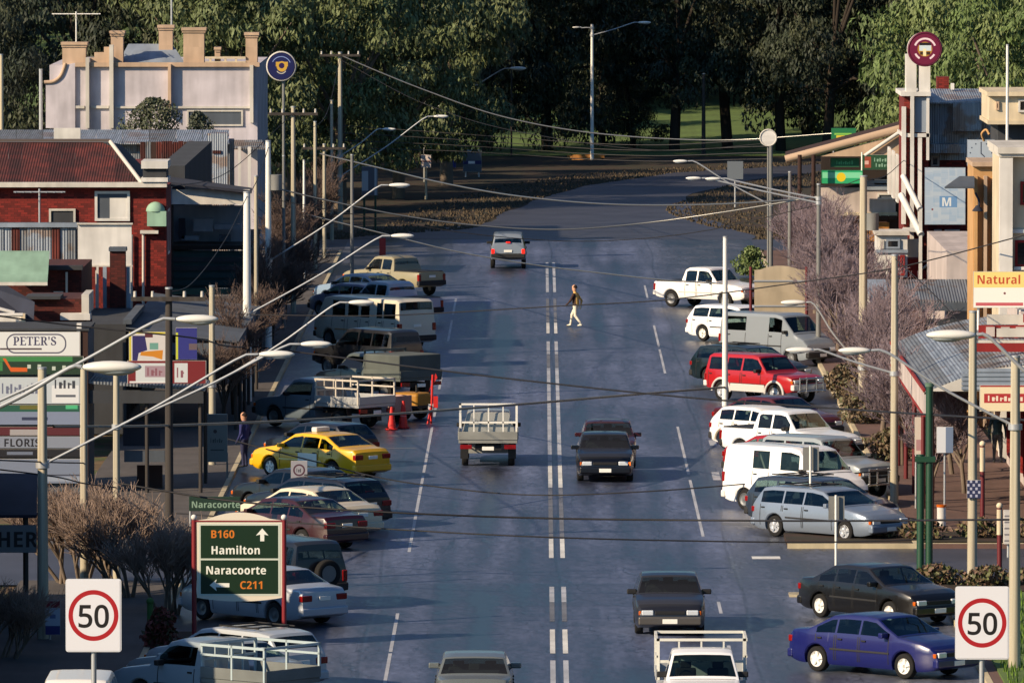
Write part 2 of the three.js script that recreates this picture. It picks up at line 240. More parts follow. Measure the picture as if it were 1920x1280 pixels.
{ // two-storey rendered hotel with chimneys
  const D = 421, g = thing('hotel', 'pale lilac rendered hotel with tan chimneys and scrolled parapet', 'hotel', W(290, 468, D));
  add(g, 'wall', pb(92, 482, 122, null, D, 16), M.lilac);
  const outline = [[85, 240], [85, 156], [104, 150], [112, 138], [117, 122], [140, 118], [140, 240]].map(([u, v]) => W(u, v, D - .15)), s = new THREE.Shape(outline.map((p) => new THREE.Vector2(p.x, p.y)));
  add(g, 'parapet_scroll', uvm(new THREE.ExtrudeGeometry(s, { depth: .5, bevelEnabled: false }).translate(0, 0, -D - .35 + .02)), M.lilac);
  add(g, 'scroll_moulding', tube([[82, 154], [100, 152], [112, 143], [119, 128], [122, 118]].map(([u, v]) => W(u, v, D - .2)), .1), M.tan);
  const chim = (u0, u1, v0, v1, d, cap = 3) => { const c = add(g, 'chimney', pb(u0, u1, v0 + 6, v1, d, 1), M.tan); add(g, 'chimney_cap', merge([pb(u0 - cap, u1 + cap, v0, v0 + 5, d - .12, 1.24), pb(u0 - cap + 1.5, u1 + cap - 1.5, v0 + 5, v0 + 9, d - .06, 1.12)]), M.tan, c); };
  chim(116, 160, 79, 122, D + .1, 3); chim(207, 230, 58, 122, D + 1.5); chim(297, 323, 47, 122, D + 4); chim(343, 382, 52, 122, D + .1, 4); chim(460, 482, 61, 122, D + .2, 3); chim(402, 412, 88, 122, D + .4, 1.5);
  add(g, 'parapet_step', merge([pb(168, 208, 108, 120, D + .05, .6), pb(176, 208, 98, 108, D + .05, .6), pb(194, 208, 88, 98, D + .05, .6)]), M.tan);
  add(g, 'balustrade', merge([pb(384, 460, 106, 110, D + .1, .25), pb(384, 460, 115, 120, D + .1, .25), pb(392, 396, 110, 115, D + .12, .2), pb(420, 424, 110, 115, D + .12, .2), pb(440, 444, 110, 115, D + .12, .2)]), M.cream);
  add(g, 'cornice', pb(140, 486, 117, 125, D - .22, .3), M.tan);
  const rl = W(222, 116, D + 2), r2 = W(240, 82, D + 5), r3 = W(322, 82, D + 5), r4 = W(345, 116, D + 2); add(g, 'roof', slab([rl, r4, r3, r2], .08), M.bluegrey);
  for (const [u, w, v0, v1, m] of [[163, 7, 108, 240, M.offwhite], [208, 8, 84, 240, M.offwhite], [317, 6, 120, 218, M.tan], [471, 7, 122, 230, M.offwhite]]) add(g, 'pilaster', pb(u - w / 2, u + w / 2, v0, v1, D - .38, .4), m);
  add(g, 'string_course', merge([pb(95, 157, 198, 203, D - .15, .16), pb(170, 203, 198, 203, D - .15, .16), pb(216, 468, 199, 203, D - .15, .16)]), M.offwhite);
  wnd(g, 350, 455, 206, 236, D, M.offwhite, M.slate); wnd(g, 100, 126, 206, 238, D, M.offwhite, M.redPaint);
  for (const [a, b] of [[428, 434], [446, 451], [464, 470]]) add(g, 'verandah_post', pb(a, b, 275, null, D - 3, .15), M.white);
  add(g, 'verandah_roof', slab([W(425, 262, D), W(492, 262, D), W(498, 278, D - 3), W(425, 278, D - 3)], .06), M.zincDull);
  for (let i = 0; i < 3; i++) streetWin(g, -1, D + 1.5 + i * 4.5, D + 3.4 + i * 4.5, 5, 7.2);
  for (let i = 0; i < 3; i++) streetWin(g, -1, D + 1.5 + i * 4.5, D + 3.4 + i * 4.5, 1, 3);
}
{ // round blue hotel sign on a pole
  const D = 405, c = W(527, 124, D), g = thing('round_sign', 'round dark blue sign with yellow emblem above the left footpath', 'sign', V(c.x, .13, c.z));
  add(g, 'post', bar(V(c.x + .1, .13, c.z - .2), V(c.x + .1, c.y - .5, c.z - .2), .07), M.poleGrey);
  add(g, 'rim', new THREE.TorusGeometry(.66, .06, 8, 40).translate(c.x, c.y, c.z), M.offwhite);
  add(g, 'disc', new THREE.CylinderGeometry(.66, .66, .16, 40).rotateX(Math.PI / 2).translate(c.x, c.y, c.z - .02), std('#14153f', .4));
  const cv = canvas(256, 256, (x) => { x.fillStyle = '#16184c'; x.fillRect(0, 0, 256, 256); x.strokeStyle = '#7f93c4'; x.lineWidth = 8; x.beginPath(); x.arc(128, 128, 96, 3.6, 5.9); x.stroke(); x.fillStyle = '#c29a3a'; x.fillRect(74, 84, 120, 46); x.beginPath(); x.arc(134, 130, 52, 0, 7); x.fill(); x.fillStyle = '#2a1448'; x.beginPath(); x.arc(132, 122, 28, 0, 7); x.fill(); x.strokeStyle = '#b9b7a8'; x.lineWidth = 9; x.beginPath(); x.arc(128, 150, 50, .5, 2.6); x.stroke(); });
  add(g, 'face', new THREE.CircleGeometry(.61, 40).translate(c.x, c.y, c.z + .065), std('#ffffff', .4, { map: cv }));
}
{ // sheds of corrugated iron in front of the hotel
  let g = thing('iron_shed', 'long grey corrugated iron shed below the lilac hotel', 'shed', W(200, 400, 395));
  for (let i = 0; i < 9; i++) { const a = -20 + i * 50, b = a + 49; add(g, 'roof_sheet', slab([W(a, 268, 392), W(b, 268, 392), W(b, 243, 398), W(a, 243, 398)], .06), rnd() < .7 ? M.zinc : M.zincDull); }
  add(g, 'wall', pb(-20, 430, 268, null, 392.5, 6), M.zincDull);
  add(g, 'skylight', pb(100, 150, 240, 266, 391.6, .3), M.white);
  g = thing('iron_fence', 'patched fence of rusty and grey iron sheets beside brick shop', 'fence', W(350, 420, 380));
  sheets(g, 'sheet', 262, 425, 264, null, 380, 16, [M.rustDark, M.rust, M.zincDull, M.rustDark, M.brown, M.zinc]);
  g = thing('vent_door', 'grey iron door panel at the end of the rusty fence', 'door', W(408, 420, 378));
  add(g, 'leaf', pb(388, 426, 250, null, 378, .1), M.zinc); add(g, 'vent', pb(398, 414, 282, 288, 377.94, .06), M.rustDark);
}
{ // brick shop with rusty hipped roof
  const D = 320, g = thing('brick_shop', 'red brick two-storey shop under a rusty hipped iron roof', 'shop', W(150, 710, D));
  add(g, 'wall', pb(-60, 311, 350, null, D, 4.2), M.brick);
  for (let i = 0; i < 13; i++) { const a = -60 + i * 25, b = a + 24.6, ua = (q) => Math.min(q, 206); if (a > 265) break; const vt = (q) => q <= 206 ? 266 : 266 + (q - 206) / 59 * 78, dt = (q) => q <= 206 ? D + 6 : D + 6 - 6 * (q - 206) / 59, b2 = Math.min(b, 265); add(g, 'roof_sheet', slab([W(a, 345, D - .4), W(b2, 345, D - .4), W(b2, vt(b2), dt(b2)), W(a, vt(a), dt(a))], .05), rnd() < .78 ? M.rust : M.rustDark); }
  add(g, 'roof_slope', slab([W(206, 266, D + 6), W(265, 345, D - .4), W(300, 345, D + 4), W(225, 270, D + 9)], .05), M.charcoal);
  add(g, 'ridge_cap', bar(W(-60, 265, D + 6), W(206, 265, D + 6), .1), M.zincDull); add(g, 'hip_cap', bar(W(206, 265, D + 6), W(266, 344, D - .4), .08), M.offwhite);
  add(g, 'added_shade_wing', bx(-26, -15.7, 0, 7.1, -351, -324.3), M.brick);  // hidden wing, added to throw shade on the left parked cars
  add(g, 'gutter', pb(-60, 312, 342, 351, D - .5, .5), M.offwhite);
  const p = add(g, 'parapet_pier', pb(267, 311, 318, 344, D - .4, 2), M.charcoal); add(g, 'pier_cap', merge([pb(264, 314, 302, 316, D - .55, 2.3), pb(264, 314, 333, 341, D - .58, 2.3)]), M.white, p);
  const w = wnd(g, 177, 243, 358, 414, D, M.white, M.slate, .1); add(g, 'blind', pb(205, 238, 371, 411, D - .05, .03), M.white, w);
  wnd(g, 91, 141, 391, 430, D, M.offwhite, M.charcoal);
  add(g, 'window_hood', new THREE.SphereGeometry(.36, 16, 8, 0, Math.PI * 2, 0, Math.PI / 2).translate(...W(291, 396, D - .1).toArray()), M.paleGreen); add(g, 'hood_box', pb(275, 311, 396, 424, D - .4, .4), M.paleGreen); add(g, 'hood_ledge', pb(262, 296, 432, 438, D - .3, .3), M.offwhite);
  for (const u of [268, 246]) add(g, 'downpipe', bar(W(u, 440, D - .12), W(u, 600, D - .12), .05), M.offwhite);
  streetWin(g, -1, D + 1.2, D + 3, 4.6, 6.3);
  add(g, 'shopfront', bx(-14.6, -14.52, .4, 2.7, -D - 4, -D - 1), M.shopGlass);
  const b = thing('blank_billboard', 'blank white billboard panel standing in front of the brick shop', 'billboard', W(195, 790, 306));
  const f = add(b, 'panel', pb(145, 246, 420, 498, 306, .08), M.white); add(b, 'frame', merge([pb(143, 248, 418, 421, 305.9, .2), pb(143, 248, 497, 500, 305.9, .2)]), M.offwhite, f);
  add(b, 'post', pb(178, 184, 500, null, 306.05, .12), M.white); add(b, 'post', pb(228, 232, 500, null, 306.05, .12), M.poleGrey);
}
{ // antennas
  const ant = (label, u, v, D, w, base, m) => { const c = W(u, v, D), g = thing('television_antenna', label, 'antenna', V(c.x, base, c.z)); add(g, 'mast', bar(V(c.x, base, c.z), V(c.x, c.y + .12, c.z), .035), m); add(g, 'boom', bar(V(c.x - w, c.y, c.z), V(c.x + w, c.y, c.z), .03), m); for (let i = -3; i <= 3; i++) add(g, 'element', bar(V(c.x + i * w * .3, c.y, c.z - .45), V(c.x + i * w * .3, c.y, c.z + .45), .018, .018, 5), m); };
  ant('television antenna on a mast above the lilac hotel chimney', 142, 26, 421.6, 1.2, W(142, 78, 421.6).y, M.poleWhite); ant('weathered television antenna against the red brick wall', 73, 360, 314, .95, W(73, 432, 314).y, M.galv);
  const c = W(321, 0, 426), g = thing('flagpole', 'thin grey pole rising behind the hotel chimney', 'pole', V(c.x, W(321, 105, 426).y - .6, c.z)); add(g, 'shaft', bar(V(c.x, W(321, 105, 426).y - .6, c.z), V(c.x, c.y + 2, c.z), .05), M.galv); add(g, 'finial', new THREE.SphereGeometry(.09, 10, 8).translate(c.x, c.y + 2, c.z), M.galv);
}
{ // low iron-clad store with pale green roof
  let g = thing('iron_store', 'grey iron store with rusted patches beside blank white billboard', 'shop', W(60, 740, 311));
  sheets(g, 'sheet', -40, 142, 424, null, 311, 12, [M.zinc, M.zincDull, M.zinc, M.rust], .08); add(g, 'capping', pb(-40, 144, 418, 426, 310.9, .3), M.bluegrey); add(g, 'back_wall', pb(-40, 142, 430, null, 311.2, 6), M.charcoal);
  g = thing('brick_store', 'low dark brick store with pale green awning roof', 'shop', W(60, 775, 298));
  add(g, 'wall', pb(-40, 152, 504, null, 298, 7), M.brickDark); add(g, 'awning', slab([W(-40, 530, 294), W(88, 530, 294), W(92, 470, 297.9), W(-40, 470, 297.9)], .08), M.paleGreen); add(g, 'awning_edge', pb(-40, 88, 529, 535, 293.9, .12), M.offwhite); add(g, 'parapet', pb(-40, 154, 498, 506, 297.8, .4), M.charcoal);
  wnd(g, 100, 118, 546, 560, 298, M.offwhite, M.slate); add(g, 'downpipe', pb(122, 126, 510, null, 297.85, .1), M.offwhite);
  g = thing('cottage', 'dark gabled cottage roof with white eaves above the painted boards', 'house', W(20, 840, 280));
  add(g, 'roof_slope', slab([W(-30, 535, 283), W(12, 535, 283), W(64, 566, 280), W(62, 606, 279), W(-30, 602, 278.4)], .08), M.navy); add(g, 'barge_board', merge([bar(W(-20, 574, 277.9), W(26, 586, 277.9), .06), bar(W(-20, 590, 277.8), W(42, 590, 277.8), .06)]), M.white); add(g, 'wall', pb(-30, 44, 592, null, 278.5, 4), M.white); add(g, 'corner_board', pb(39, 46, 588, null, 278.3, .3), M.cream); add(g, 'louvre', merge([pb(-20, 32, 606, 609, 278.3, .2), pb(-20, 32, 612, 615, 278.3, .2)]), M.slate);
  g = thing('rear_shop', 'narrow dark brick shop with grey iron lean-to behind painted boards', 'shop', W(110, 830, 283));
  add(g, 'wall', pb(46, 160, 560, null, 284, 4), M.brickDark); add(g, 'ledge', pb(112, 168, 588, 600, 283.4, 1), M.white); add(g, 'side_wall', pb(152, 166, 552, 588, 283.5, 3), M.offwhite); add(g, 'roof_edge', pb(46, 112, 556, 561, 283.7, 2), M.charcoal);
}
{ // shop row along the street behind, in shade
  let g = thing('shop_row', 'dark grey row of shops under a long slate verandah', 'shop', [-16, 0, -292]);
  add(g, 'wall', bx(-23, -14.6, 0, 3.75, -300, -290), M.charcoal); add(g, 'parapet', bx(-14.7, -14.4, 3.75, 3.9, -300, -290), M.slate);
  add(g, 'end_panel', bx(-14.4, -11, 2.7, 3.1, -290.1, -290), M.slate); verandah(g, -1, 290, 312, 3.65, 3.15, M.slate, M.slate, M.poleDark, 10.75, 6);
  for (let i = 0; i < 7; i++) streetWin(g, -1, 290.3 + i * 1.35, 291.5 + i * 1.35, .5, 2.6, M.darkWood);
  g = thing('verandah_shop', 'two-storey shop with white fascia over a dark upper balcony', 'shop', W(390, 660, 334));
  add(g, 'wall', bx(-15.6, -14.6, 0, 7.3, -366, -338.5), M.charcoal);
  add(g, 'upper_fascia', pb(320, 468, 355, 383, 334, .12), M.white); add(g, 'roof', slab([W(312, 330, 338), W(472, 352, 338), W(472, 358, 333.5), W(312, 340, 333.5)], .1), M.navy); add(g, 'roof_edge', pb(312, 322, 350, 382, 333.9, .4), M.bluegrey);
  add(g, 'balcony_floor', pb(318, 466, 460, 468, 334, 14), M.darkWood); add(g, 'balcony_front', merge([pb(318, 466, 470, 540, 334.2, .1), pb(463, 466, 470, 540, 334.3, 13)]), M.teal); for (const v of [482, 498, 512, 526]) add(g, 'board', pb(319, 462, v, v + 9, 334.13, .06), v > 500 ? M.teal : M.charcoal);
  add(g, 'back_board', pb(322, 460, 385, 460, 337.2, .1), M.bluegrey); for (const [a, b, c, d, m] of [[362, 398, 410, 434, M.bluegrey], [334, 346, 410, 448, M.navy], [402, 452, 420, 430, M.bluegrey], [340, 372, 442, 450, M.bluegrey], [410, 432, 440, 452, M.slate]]) add(g, 'crate', pb(a, b, c, d, 336, .6), m);
  for (const u of [322, 464]) add(g, 'post', pb(u - 2.5, u + 2.5, 383, null, 334.05, .14), M.poleDark);
  add(g, 'counter', pb(266, 300, 557, 582, 331, .3), M.bluegrey); add(g, 'counter', pb(326, 368, 560, 585, 331, .3), M.bluegrey); add(g, 'lower_fascia', pb(318, 466, 541, 552, 333.9, .2), M.sage);
  const p = thing('corner_pier', 'thin mottled brick pier between billboard and verandah shop', 'pier', W(225, 780, 300)); add(p, 'shaft', pb(205, 234, 470, null, 300, .6), M.brickDark); add(p, 'cap', pb(203, 236, 464, 471, 299.9, .8), M.slate); for (const [a, b, m] of [[236, 244, M.bluegrey], [192, 199, M.bluegrey], [180, 184, M.offwhite]]) add(p, 'pipe', pb(a, b, 500, null, 300.1, .1), m);
}
{ // corner shop with painted boards, its short verandah
  const D = 262, g = thing('corner_shop', 'grey corner shop whose end wall carries a stack of painted boards', 'shop', W(80, 930, D));
  add(g, 'wall', pb(-80, 164, 618, null, D, 3.6), M.slate); add(g, 'corner_trim', pb(143, 152, 606, 640, D - .1, .3), M.white); add(g, 'side_panel', pb(150, 164, 620, null, D - .1, .12), M.brown); add(g, 'coping', pb(-80, 166, 616, 620, D - .15, 3.8), M.charcoal);
  add(g, 'verandah_roof', slab([V(-14.6, 3.6, -D), V(-10.8, 3.35, -D), V(-10.8, 3.35, -D - 4.2), V(-14.6, 3.6, -D - 4.2)], .08), M.zincDull); add(g, 'verandah_end', bx(-14.6, -10.85, 2.9, 3.3, -D - .1, -D), M.charcoal);
  for (const [x, d] of [[-10.95, D + .2], [-10.95, D + 4], [-12.6, D + .2]]) add(g, 'post', bar(V(x, .13, -d), V(x, 3.3, -d), .06), M.poleDark);
  add(g, 'shopfront', bx(-14.6, -14.5, .4, 2.6, -D - 3.4, -D - .5), M.shopGlass); add(g, 'shelf', pb(232, 308, 845, 866, D + 1, .2), M.slate); add(g, 'door', pb(256, 304, 872, null, D + 2, .08), M.brown); add(g, 'hanging_panel', pb(230, 300, 790, 836, D + 1.5, .08), M.navy);
  const ng = thing('near_shop', 'shaded corner shop whose low awning has a lettered fascia', 'shop', W(20, 1190, 217));
  add(ng, 'wall', bx(-32, -15.25, 0, 5.7, -220.5, -191), M.brickDark); add(ng, 'roof', slab([V(-26, 3.9, -222), V(-13.6, 3.7, -222), V(-13.3, 3.05, -216.6), V(-26, 3.05, -216.6)], .08), M.navy); add(ng, 'post', bar(V(-13.6, .13, -216.8), V(-13.6, 3, -216.8), .07), M.poleDark);  // wall is out of view, added and sized to shade the near parked cars
}
// ---------- right side buildings ----------
{ // hotel with white pylon
  const D = 354, g = thing('pylon_hotel', 'red brick hotel with tall white twin pylon and grey iron upper walls', 'hotel', W(1780, 613, D));
  add(g, 'tower', pb(1696, 1742, 178, null, D - 2, 5), M.brick);
  add(g, 'tower_cap', merge([pb(1690, 1746, 172, 180, D - 2.3, 5.4), pb(1693, 1744, 250, 257, D - 2.2, 5.2)]), M.white);
  for (const [u0, u1, v0, v1, dd] of [[1692, 1699, 200, 420, 2.25], [1708, 1714, 180, 470, 2.3], [1722, 1729, 258, 430, 2.25], [1738, 1743, 180, 300, 2.2]]) add(g, 'fin', pb(u0, u1, v0, v1, D - dd, .4), M.white);
  add(g, 'recess', pb(1716, 1738, 182, 248, D - 2.08, .1), M.bluegrey);
  for (const [u0, u1, v0] of [[1700, 1719, 88], [1724, 1745, 96]]) add(g, 'pylon', pb(u0, u1, v0 + 14, 174, D - 2.1, 1.2), M.white);
  add(g, 'pylon_tip', merge([pb(1704, 1716, 88, 104, D - 2, 1), pb(1729, 1740, 96, 112, D - 2, 1)]), M.white);
  add(g, 'wall', pb(1742, 1990, 192, 300, D, 18), M.zinc); add(g, 'lower_wall', pb(1742, 1990, 300, null, D + .05, 18), M.brick);
  for (let i = 0; i < 10; i++) add(g, 'roof_sheet', slab([W(1742 + i * 24, 192, D - .4), W(1765.5 + i * 24, 192, D - .4), W(1765.5 + i * 24, 166, D + 5), W(1742 + i * 24, 166, D + 5)], .06), M.zinc);
  add(g, 'eave', pb(1744, 1812, 270, 287, D - .8, .8), M.zinc); add(g, 'wall_panel', pb(1788, 1840, 194, 246, D - .5, .5), M.zinc); add(g, 'vent', pb(1784, 1790, 156, 168, D + 4, .3), M.white); add(g, 'chimney', pb(1758, 1780, 144, 168, D + 7, 1), M.brick);
  wnd(g, 1746, 1762, 292, 312, D, M.redWhite); wnd(g, 1772, 1800, 430, 462, D, M.white); wnd(g, 1752, 1766, 430, 462, D, M.white);
  // balcony and stair in red and white
  add(g, 'balcony_roof', slab([W(1690, 432, D - 4), W(1718, 432, D - 4), W(1728, 420, D), W(1698, 420, D)], .06), M.white);
  add(g, 'porch_box', pb(1644, 1702, 438, 520, D - 5, 2), M.white); add(g, 'porch_cap', pb(1641, 1706, 434, 441, D - 5.2, 2.4), M.offwhite);
  wnd(g, 1662, 1688, 448, 466, D - 5, M.bluegrey); wnd(g, 1650, 1658, 450, 466, D - 5, M.offwhite, M.teal); for (const u of [1676, 1688]) wnd(g, u, u + 9, 478, 516, D - 5, M.redPaint, M.redPaint); add(g, 'porch_band', pb(1643, 1703, 468, 474, D - 5.1, .12), M.bluegrey);
  add(g, 'balcony_panel', pb(1684, 1726, 448, 482, D - 4.2, .1), M.redWhite); add(g, 'balcony_base', pb(1668, 1728, 486, 520, D - 4, 3), M.redPaint);
  for (let i = 0; i < 9; i++) add(g, 'stair_tread', pb(1728 + i * 9, 1738 + i * 9, 508 - i * 6.4, 520, D - 3.6 + i * .05, .9), i % 2 ? M.brick : M.redPaint);
  add(g, 'stair_rail', bar(W(1728, 505, D - 3.7), W(1812, 442, D - 3.7), .05), M.white); for (const u of [1766, 1790, 1816]) add(g, 'stair_post', pb(u, u + 5, 445, 520, D - 3.8, .15), M.white);
  for (let i = 0; i < 3; i++) streetWin(g, 1, D + 4 + i * 4.2, D + 5.8 + i * 4.2, 5, 7);
  const raker = thing('sloping_brace', 'white sloping brace in front of the red brick tower', 'brace', W(1705, 600, D - 5)); add(raker, 'rail', bar(W(1690, 365, D - 3), W(1728, 440, D - 5), .14), M.white); add(raker, 'rail', bar(W(1694, 330, D - 3), W(1726, 392, D - 5), .12), M.white); add(raker, 'foot', pb(1724, 1730, 390, null, D - 5, .2), M.white);
  // round maroon sign
  const c = W(1735, 92, D - 3.4), s = thing('round_sign', 'round maroon sign with pale emblem mounted on white pylon', 'sign', V(c.x, c.y - .75, c.z));
  add(s, 'drum', new THREE.CylinderGeometry(.7, .7, .3, 44).rotateX(Math.PI / 2).translate(c.x - .03, c.y, c.z - .16), M.white); add(s, 'rim', new THREE.TorusGeometry(.67, .05, 8, 44).translate(c.x, c.y, c.z), std('#5b1230', .4));
  const t = canvas(256, 256, (x) => { x.fillStyle = '#6b1236'; x.fillRect(0, 0, 256, 256); x.strokeStyle = '#e4cfd4'; x.lineWidth = 16; x.beginPath(); x.arc(128, 128, 88, 3.5, 5.95); x.stroke(); x.beginPath(); x.arc(128, 128, 88, .5, 1.1); x.stroke(); x.beginPath(); x.arc(128, 128, 88, 2.1, 2.7); x.stroke(); x.fillStyle = '#a87a2a'; x.beginPath(); x.arc(128, 128, 62, 0, 7); x.fill(); x.fillStyle = '#1d1410'; x.fillRect(82, 74, 96, 22); x.fillStyle = '#c7d6da'; x.fillRect(80, 96, 100, 46); x.fillStyle = '#3a2010'; x.fillRect(88, 150, 84, 24); x.fillStyle = '#e8dcae'; x.fillRect(112, 124, 26, 60); });
  add(s, 'face', new THREE.CircleGeometry(.63, 44).translate(c.x, c.y, c.z + .055), std('#ffffff', .4, { map: t }));
}
board('painted_sign', 'faded pale blue board with worn white mark on hotel wall', 1735, 1811, 314, 421, 349, (x, w, h) => { x.fillStyle = '#b9cbe0'; x.fillRect(0, 0, w, h); x.fillStyle = '#8fb0d6'; for (let i = 0; i < 60; i++) { x.globalAlpha = .25; x.fillRect((i * 73) % w, (i * 131) % h, 40 + (i * 17) % 60, 20 + (i * 29) % 50); } x.globalAlpha = 1; x.fillStyle = '#6d9bd0'; x.fillRect(w * .36, h * .5, w * .44, h * .2); x.fillStyle = '#e6eef6'; x.font = 'bold 110px sans-serif'; x.fillText('M', w * .4, h * .68); x.fillStyle = '#7b3a3a'; x.fillRect(w * .16, h * .72, 16, 16); }, { th: .2, back: M.bluegrey });
{
  const g = board('square_clock', 'square pale blue clock on a bracket beside the ochre wall', 1815, 1866, 262, 311, 340, (x, w, h) => { x.fillStyle = '#aebfd4'; x.fillRect(0, 0, w, h); x.strokeStyle = '#24304c'; x.lineWidth = 20; x.beginPath(); x.moveTo(w * .5, h * .12); x.lineTo(w * .5, h * .52); x.lineTo(w * .64, h * .66); x.stroke(); x.fillStyle = '#3d4a66'; for (let i = 0; i < 12; i++) { const a = i * Math.PI / 6; x.beginPath(); x.arc(w / 2 + Math.sin(a) * w * .4, h / 2 - Math.cos(a) * h * .4, 14, 0, 7); x.fill(); } }, { th: .35, cat: 'clock', back: M.bluegrey });
  add(g, 'bracket', bar(W(1862, 300, 339.8), W(1900, 312, 339.8), .05), M.black); add(g, 'gooseneck', tube([W(1846, 264, 339.8), W(1842, 250, 339.6), W(1850, 243, 339.5), W(1856, 252, 339.4)], .05), M.ochre);
}
{
  let g = thing('cream_upper_house', 'cream upper storey with small windows above the grey iron wall', 'house', W(1890, 700, 338)); add(g, 'wall', pb(1856, 2000, 178, 230, 338, 6), M.cream); add(g, 'lower_wall', pb(1872, 2000, 230, null, 338.5, 5.5), M.charcoal); add(g, 'cornice', merge([pb(1852, 2000, 172, 180, 337.7, 6.5), pb(1853, 2000, 226, 233, 337.8, 6.3)]), M.cream); wnd(g, 1868, 1874, 190, 206, 338, M.tan, M.brown); wnd(g, 1910, 1930, 186, 210, 338);
  g = thing('ochre_building', 'narrow ochre rendered building beside the cream columns', 'shop', W(1850, 800, 294)); add(g, 'wall', pb(1826, 1990, 310, null, 294, 4), M.ochre); for (const u of [1828, 1846, 1862]) add(g, 'pilaster', pb(u, u + 6, 330, null, 293.7, .3), u === 1846 ? M.tan : M.ochre); add(g, 'parapet', pb(1824, 1990, 304, 312, 293.8, 4.4), M.tan); add(g, 'awning', slab([W(1772, 350, 292), W(1828, 350, 292), W(1828, 330, 293.9), W(1800, 330, 293.9)], .06), M.slate); const cf = W(1834, 395, 293.4); add(g, 'lamp_bracket', tube([W(1830, 362, 293.6), cf.clone().add(V(.05, .3, 0)), cf], .04), M.navy); add(g, 'lantern', new THREE.LatheGeometry([[0, .2], [.06, .18], [.2, 0], [.16, -.02], [0, .02]].map(([a, b]) => new THREE.Vector2(a, b)), 14).translate(cf.x, cf.y, cf.z), M.navy); streetWin(g, 1, 295, 297, 5, 7.2, M.white);
  g = thing('column_building', 'cream building with tall white corner column and dark red windows', 'shop', W(1900, 860, 278)); add(g, 'wall', pb(1880, 2010, 290, null, 278, 6), M.cream); add(g, 'column', pb(1876, 1900, 296, null, 277.6, .6), M.white); add(g, 'cornice', merge([pb(1872, 2010, 276, 288, 277.5, 6.6), pb(1874, 2010, 288, 294, 277.6, 6.4)]), M.offwhite); wnd(g, 1904, 1940, 450, 500, 278, M.redPaint, M.shopGlass); wnd(g, 1914, 1940, 340, 384, 278, M.redPaint, M.shopGlass); add(g, 'sill', pb(1902, 1942, 500, 506, 277.8, .2), M.white); add(g, 'band', pb(1900, 2010, 430, 437, 277.85, .2), M.white);
  g = thing('slate_verandah_shop', 'shop with blue-grey verandah roof below the red stair', 'shop', W(1740, 720, 316)); add(g, 'wall', bx(14.6, 24, 0, 5, -332, -316), M.redWhite);
  for (let i = 0; i < 6; i++) add(g, 'roof_sheet', slab([V(11.6 + i * .75, 3.95, -316), V(12.33 + i * .75, 3.95, -316), V(12.33 + i * .75, 3.35, -312), V(11.6 + i * .75, 3.35, -312)], .06), i ? M.zincDull : M.bluegrey);
  add(g, 'fascia', bx(11.55, 16.2, 3.0, 3.3, -312, -311.9), M.slate); add(g, 'side_fascia', bx(11.5, 11.6, 2.9, 3.5, -320, -312), M.offwhite); for (const x of [11.7, 15.6]) add(g, 'post', bar(V(x, .13, -312.1), V(x, 3.2, -312.1), .06), M.poleWhite);
  add(g, 'shopfront_board', merge([bx(12.6, 16.4, 2.35, 2.6, -313.8, -313.7), bx(12, 16.4, 1.9, 2.2, -313.8, -313.7)]), M.white); add(g, 'shopfront_panel', bx(12, 16.4, .2, 1.9, -313.8, -313.75), M.redWhite); add(g, 'counter', bx(12.2, 16.2, 1.25, 1.55, -313.5, -313.4), M.offwhite);
}
board('shop_sign', 'pale yellow and white sign with red lettering above the verandahs', 1826, 1924, 509, 577, 268, (x, w, h) => { x.fillStyle = '#fbfaf4'; x.fillRect(0, 0, w, h); x.fillStyle = '#f6e08a'; x.fillRect(0, 0, w, h * .44); x.fillStyle = '#c4502a'; x.font = 'bold 120px sans-serif'; x.fillText('Natural', w * .05, h * .34, w * .9); x.fillStyle = '#7a4a50'; x.beginPath(); x.arc(w * .6, h * .6, 12, 0, 7); x.fill(); x.fillStyle = '#c9606a'; x.fillRect(w * .04, h * .86, w * .92, h * .09); }, { posts: [.1, .9], base: 4.6, th: .1, pm: M.poleWhite });
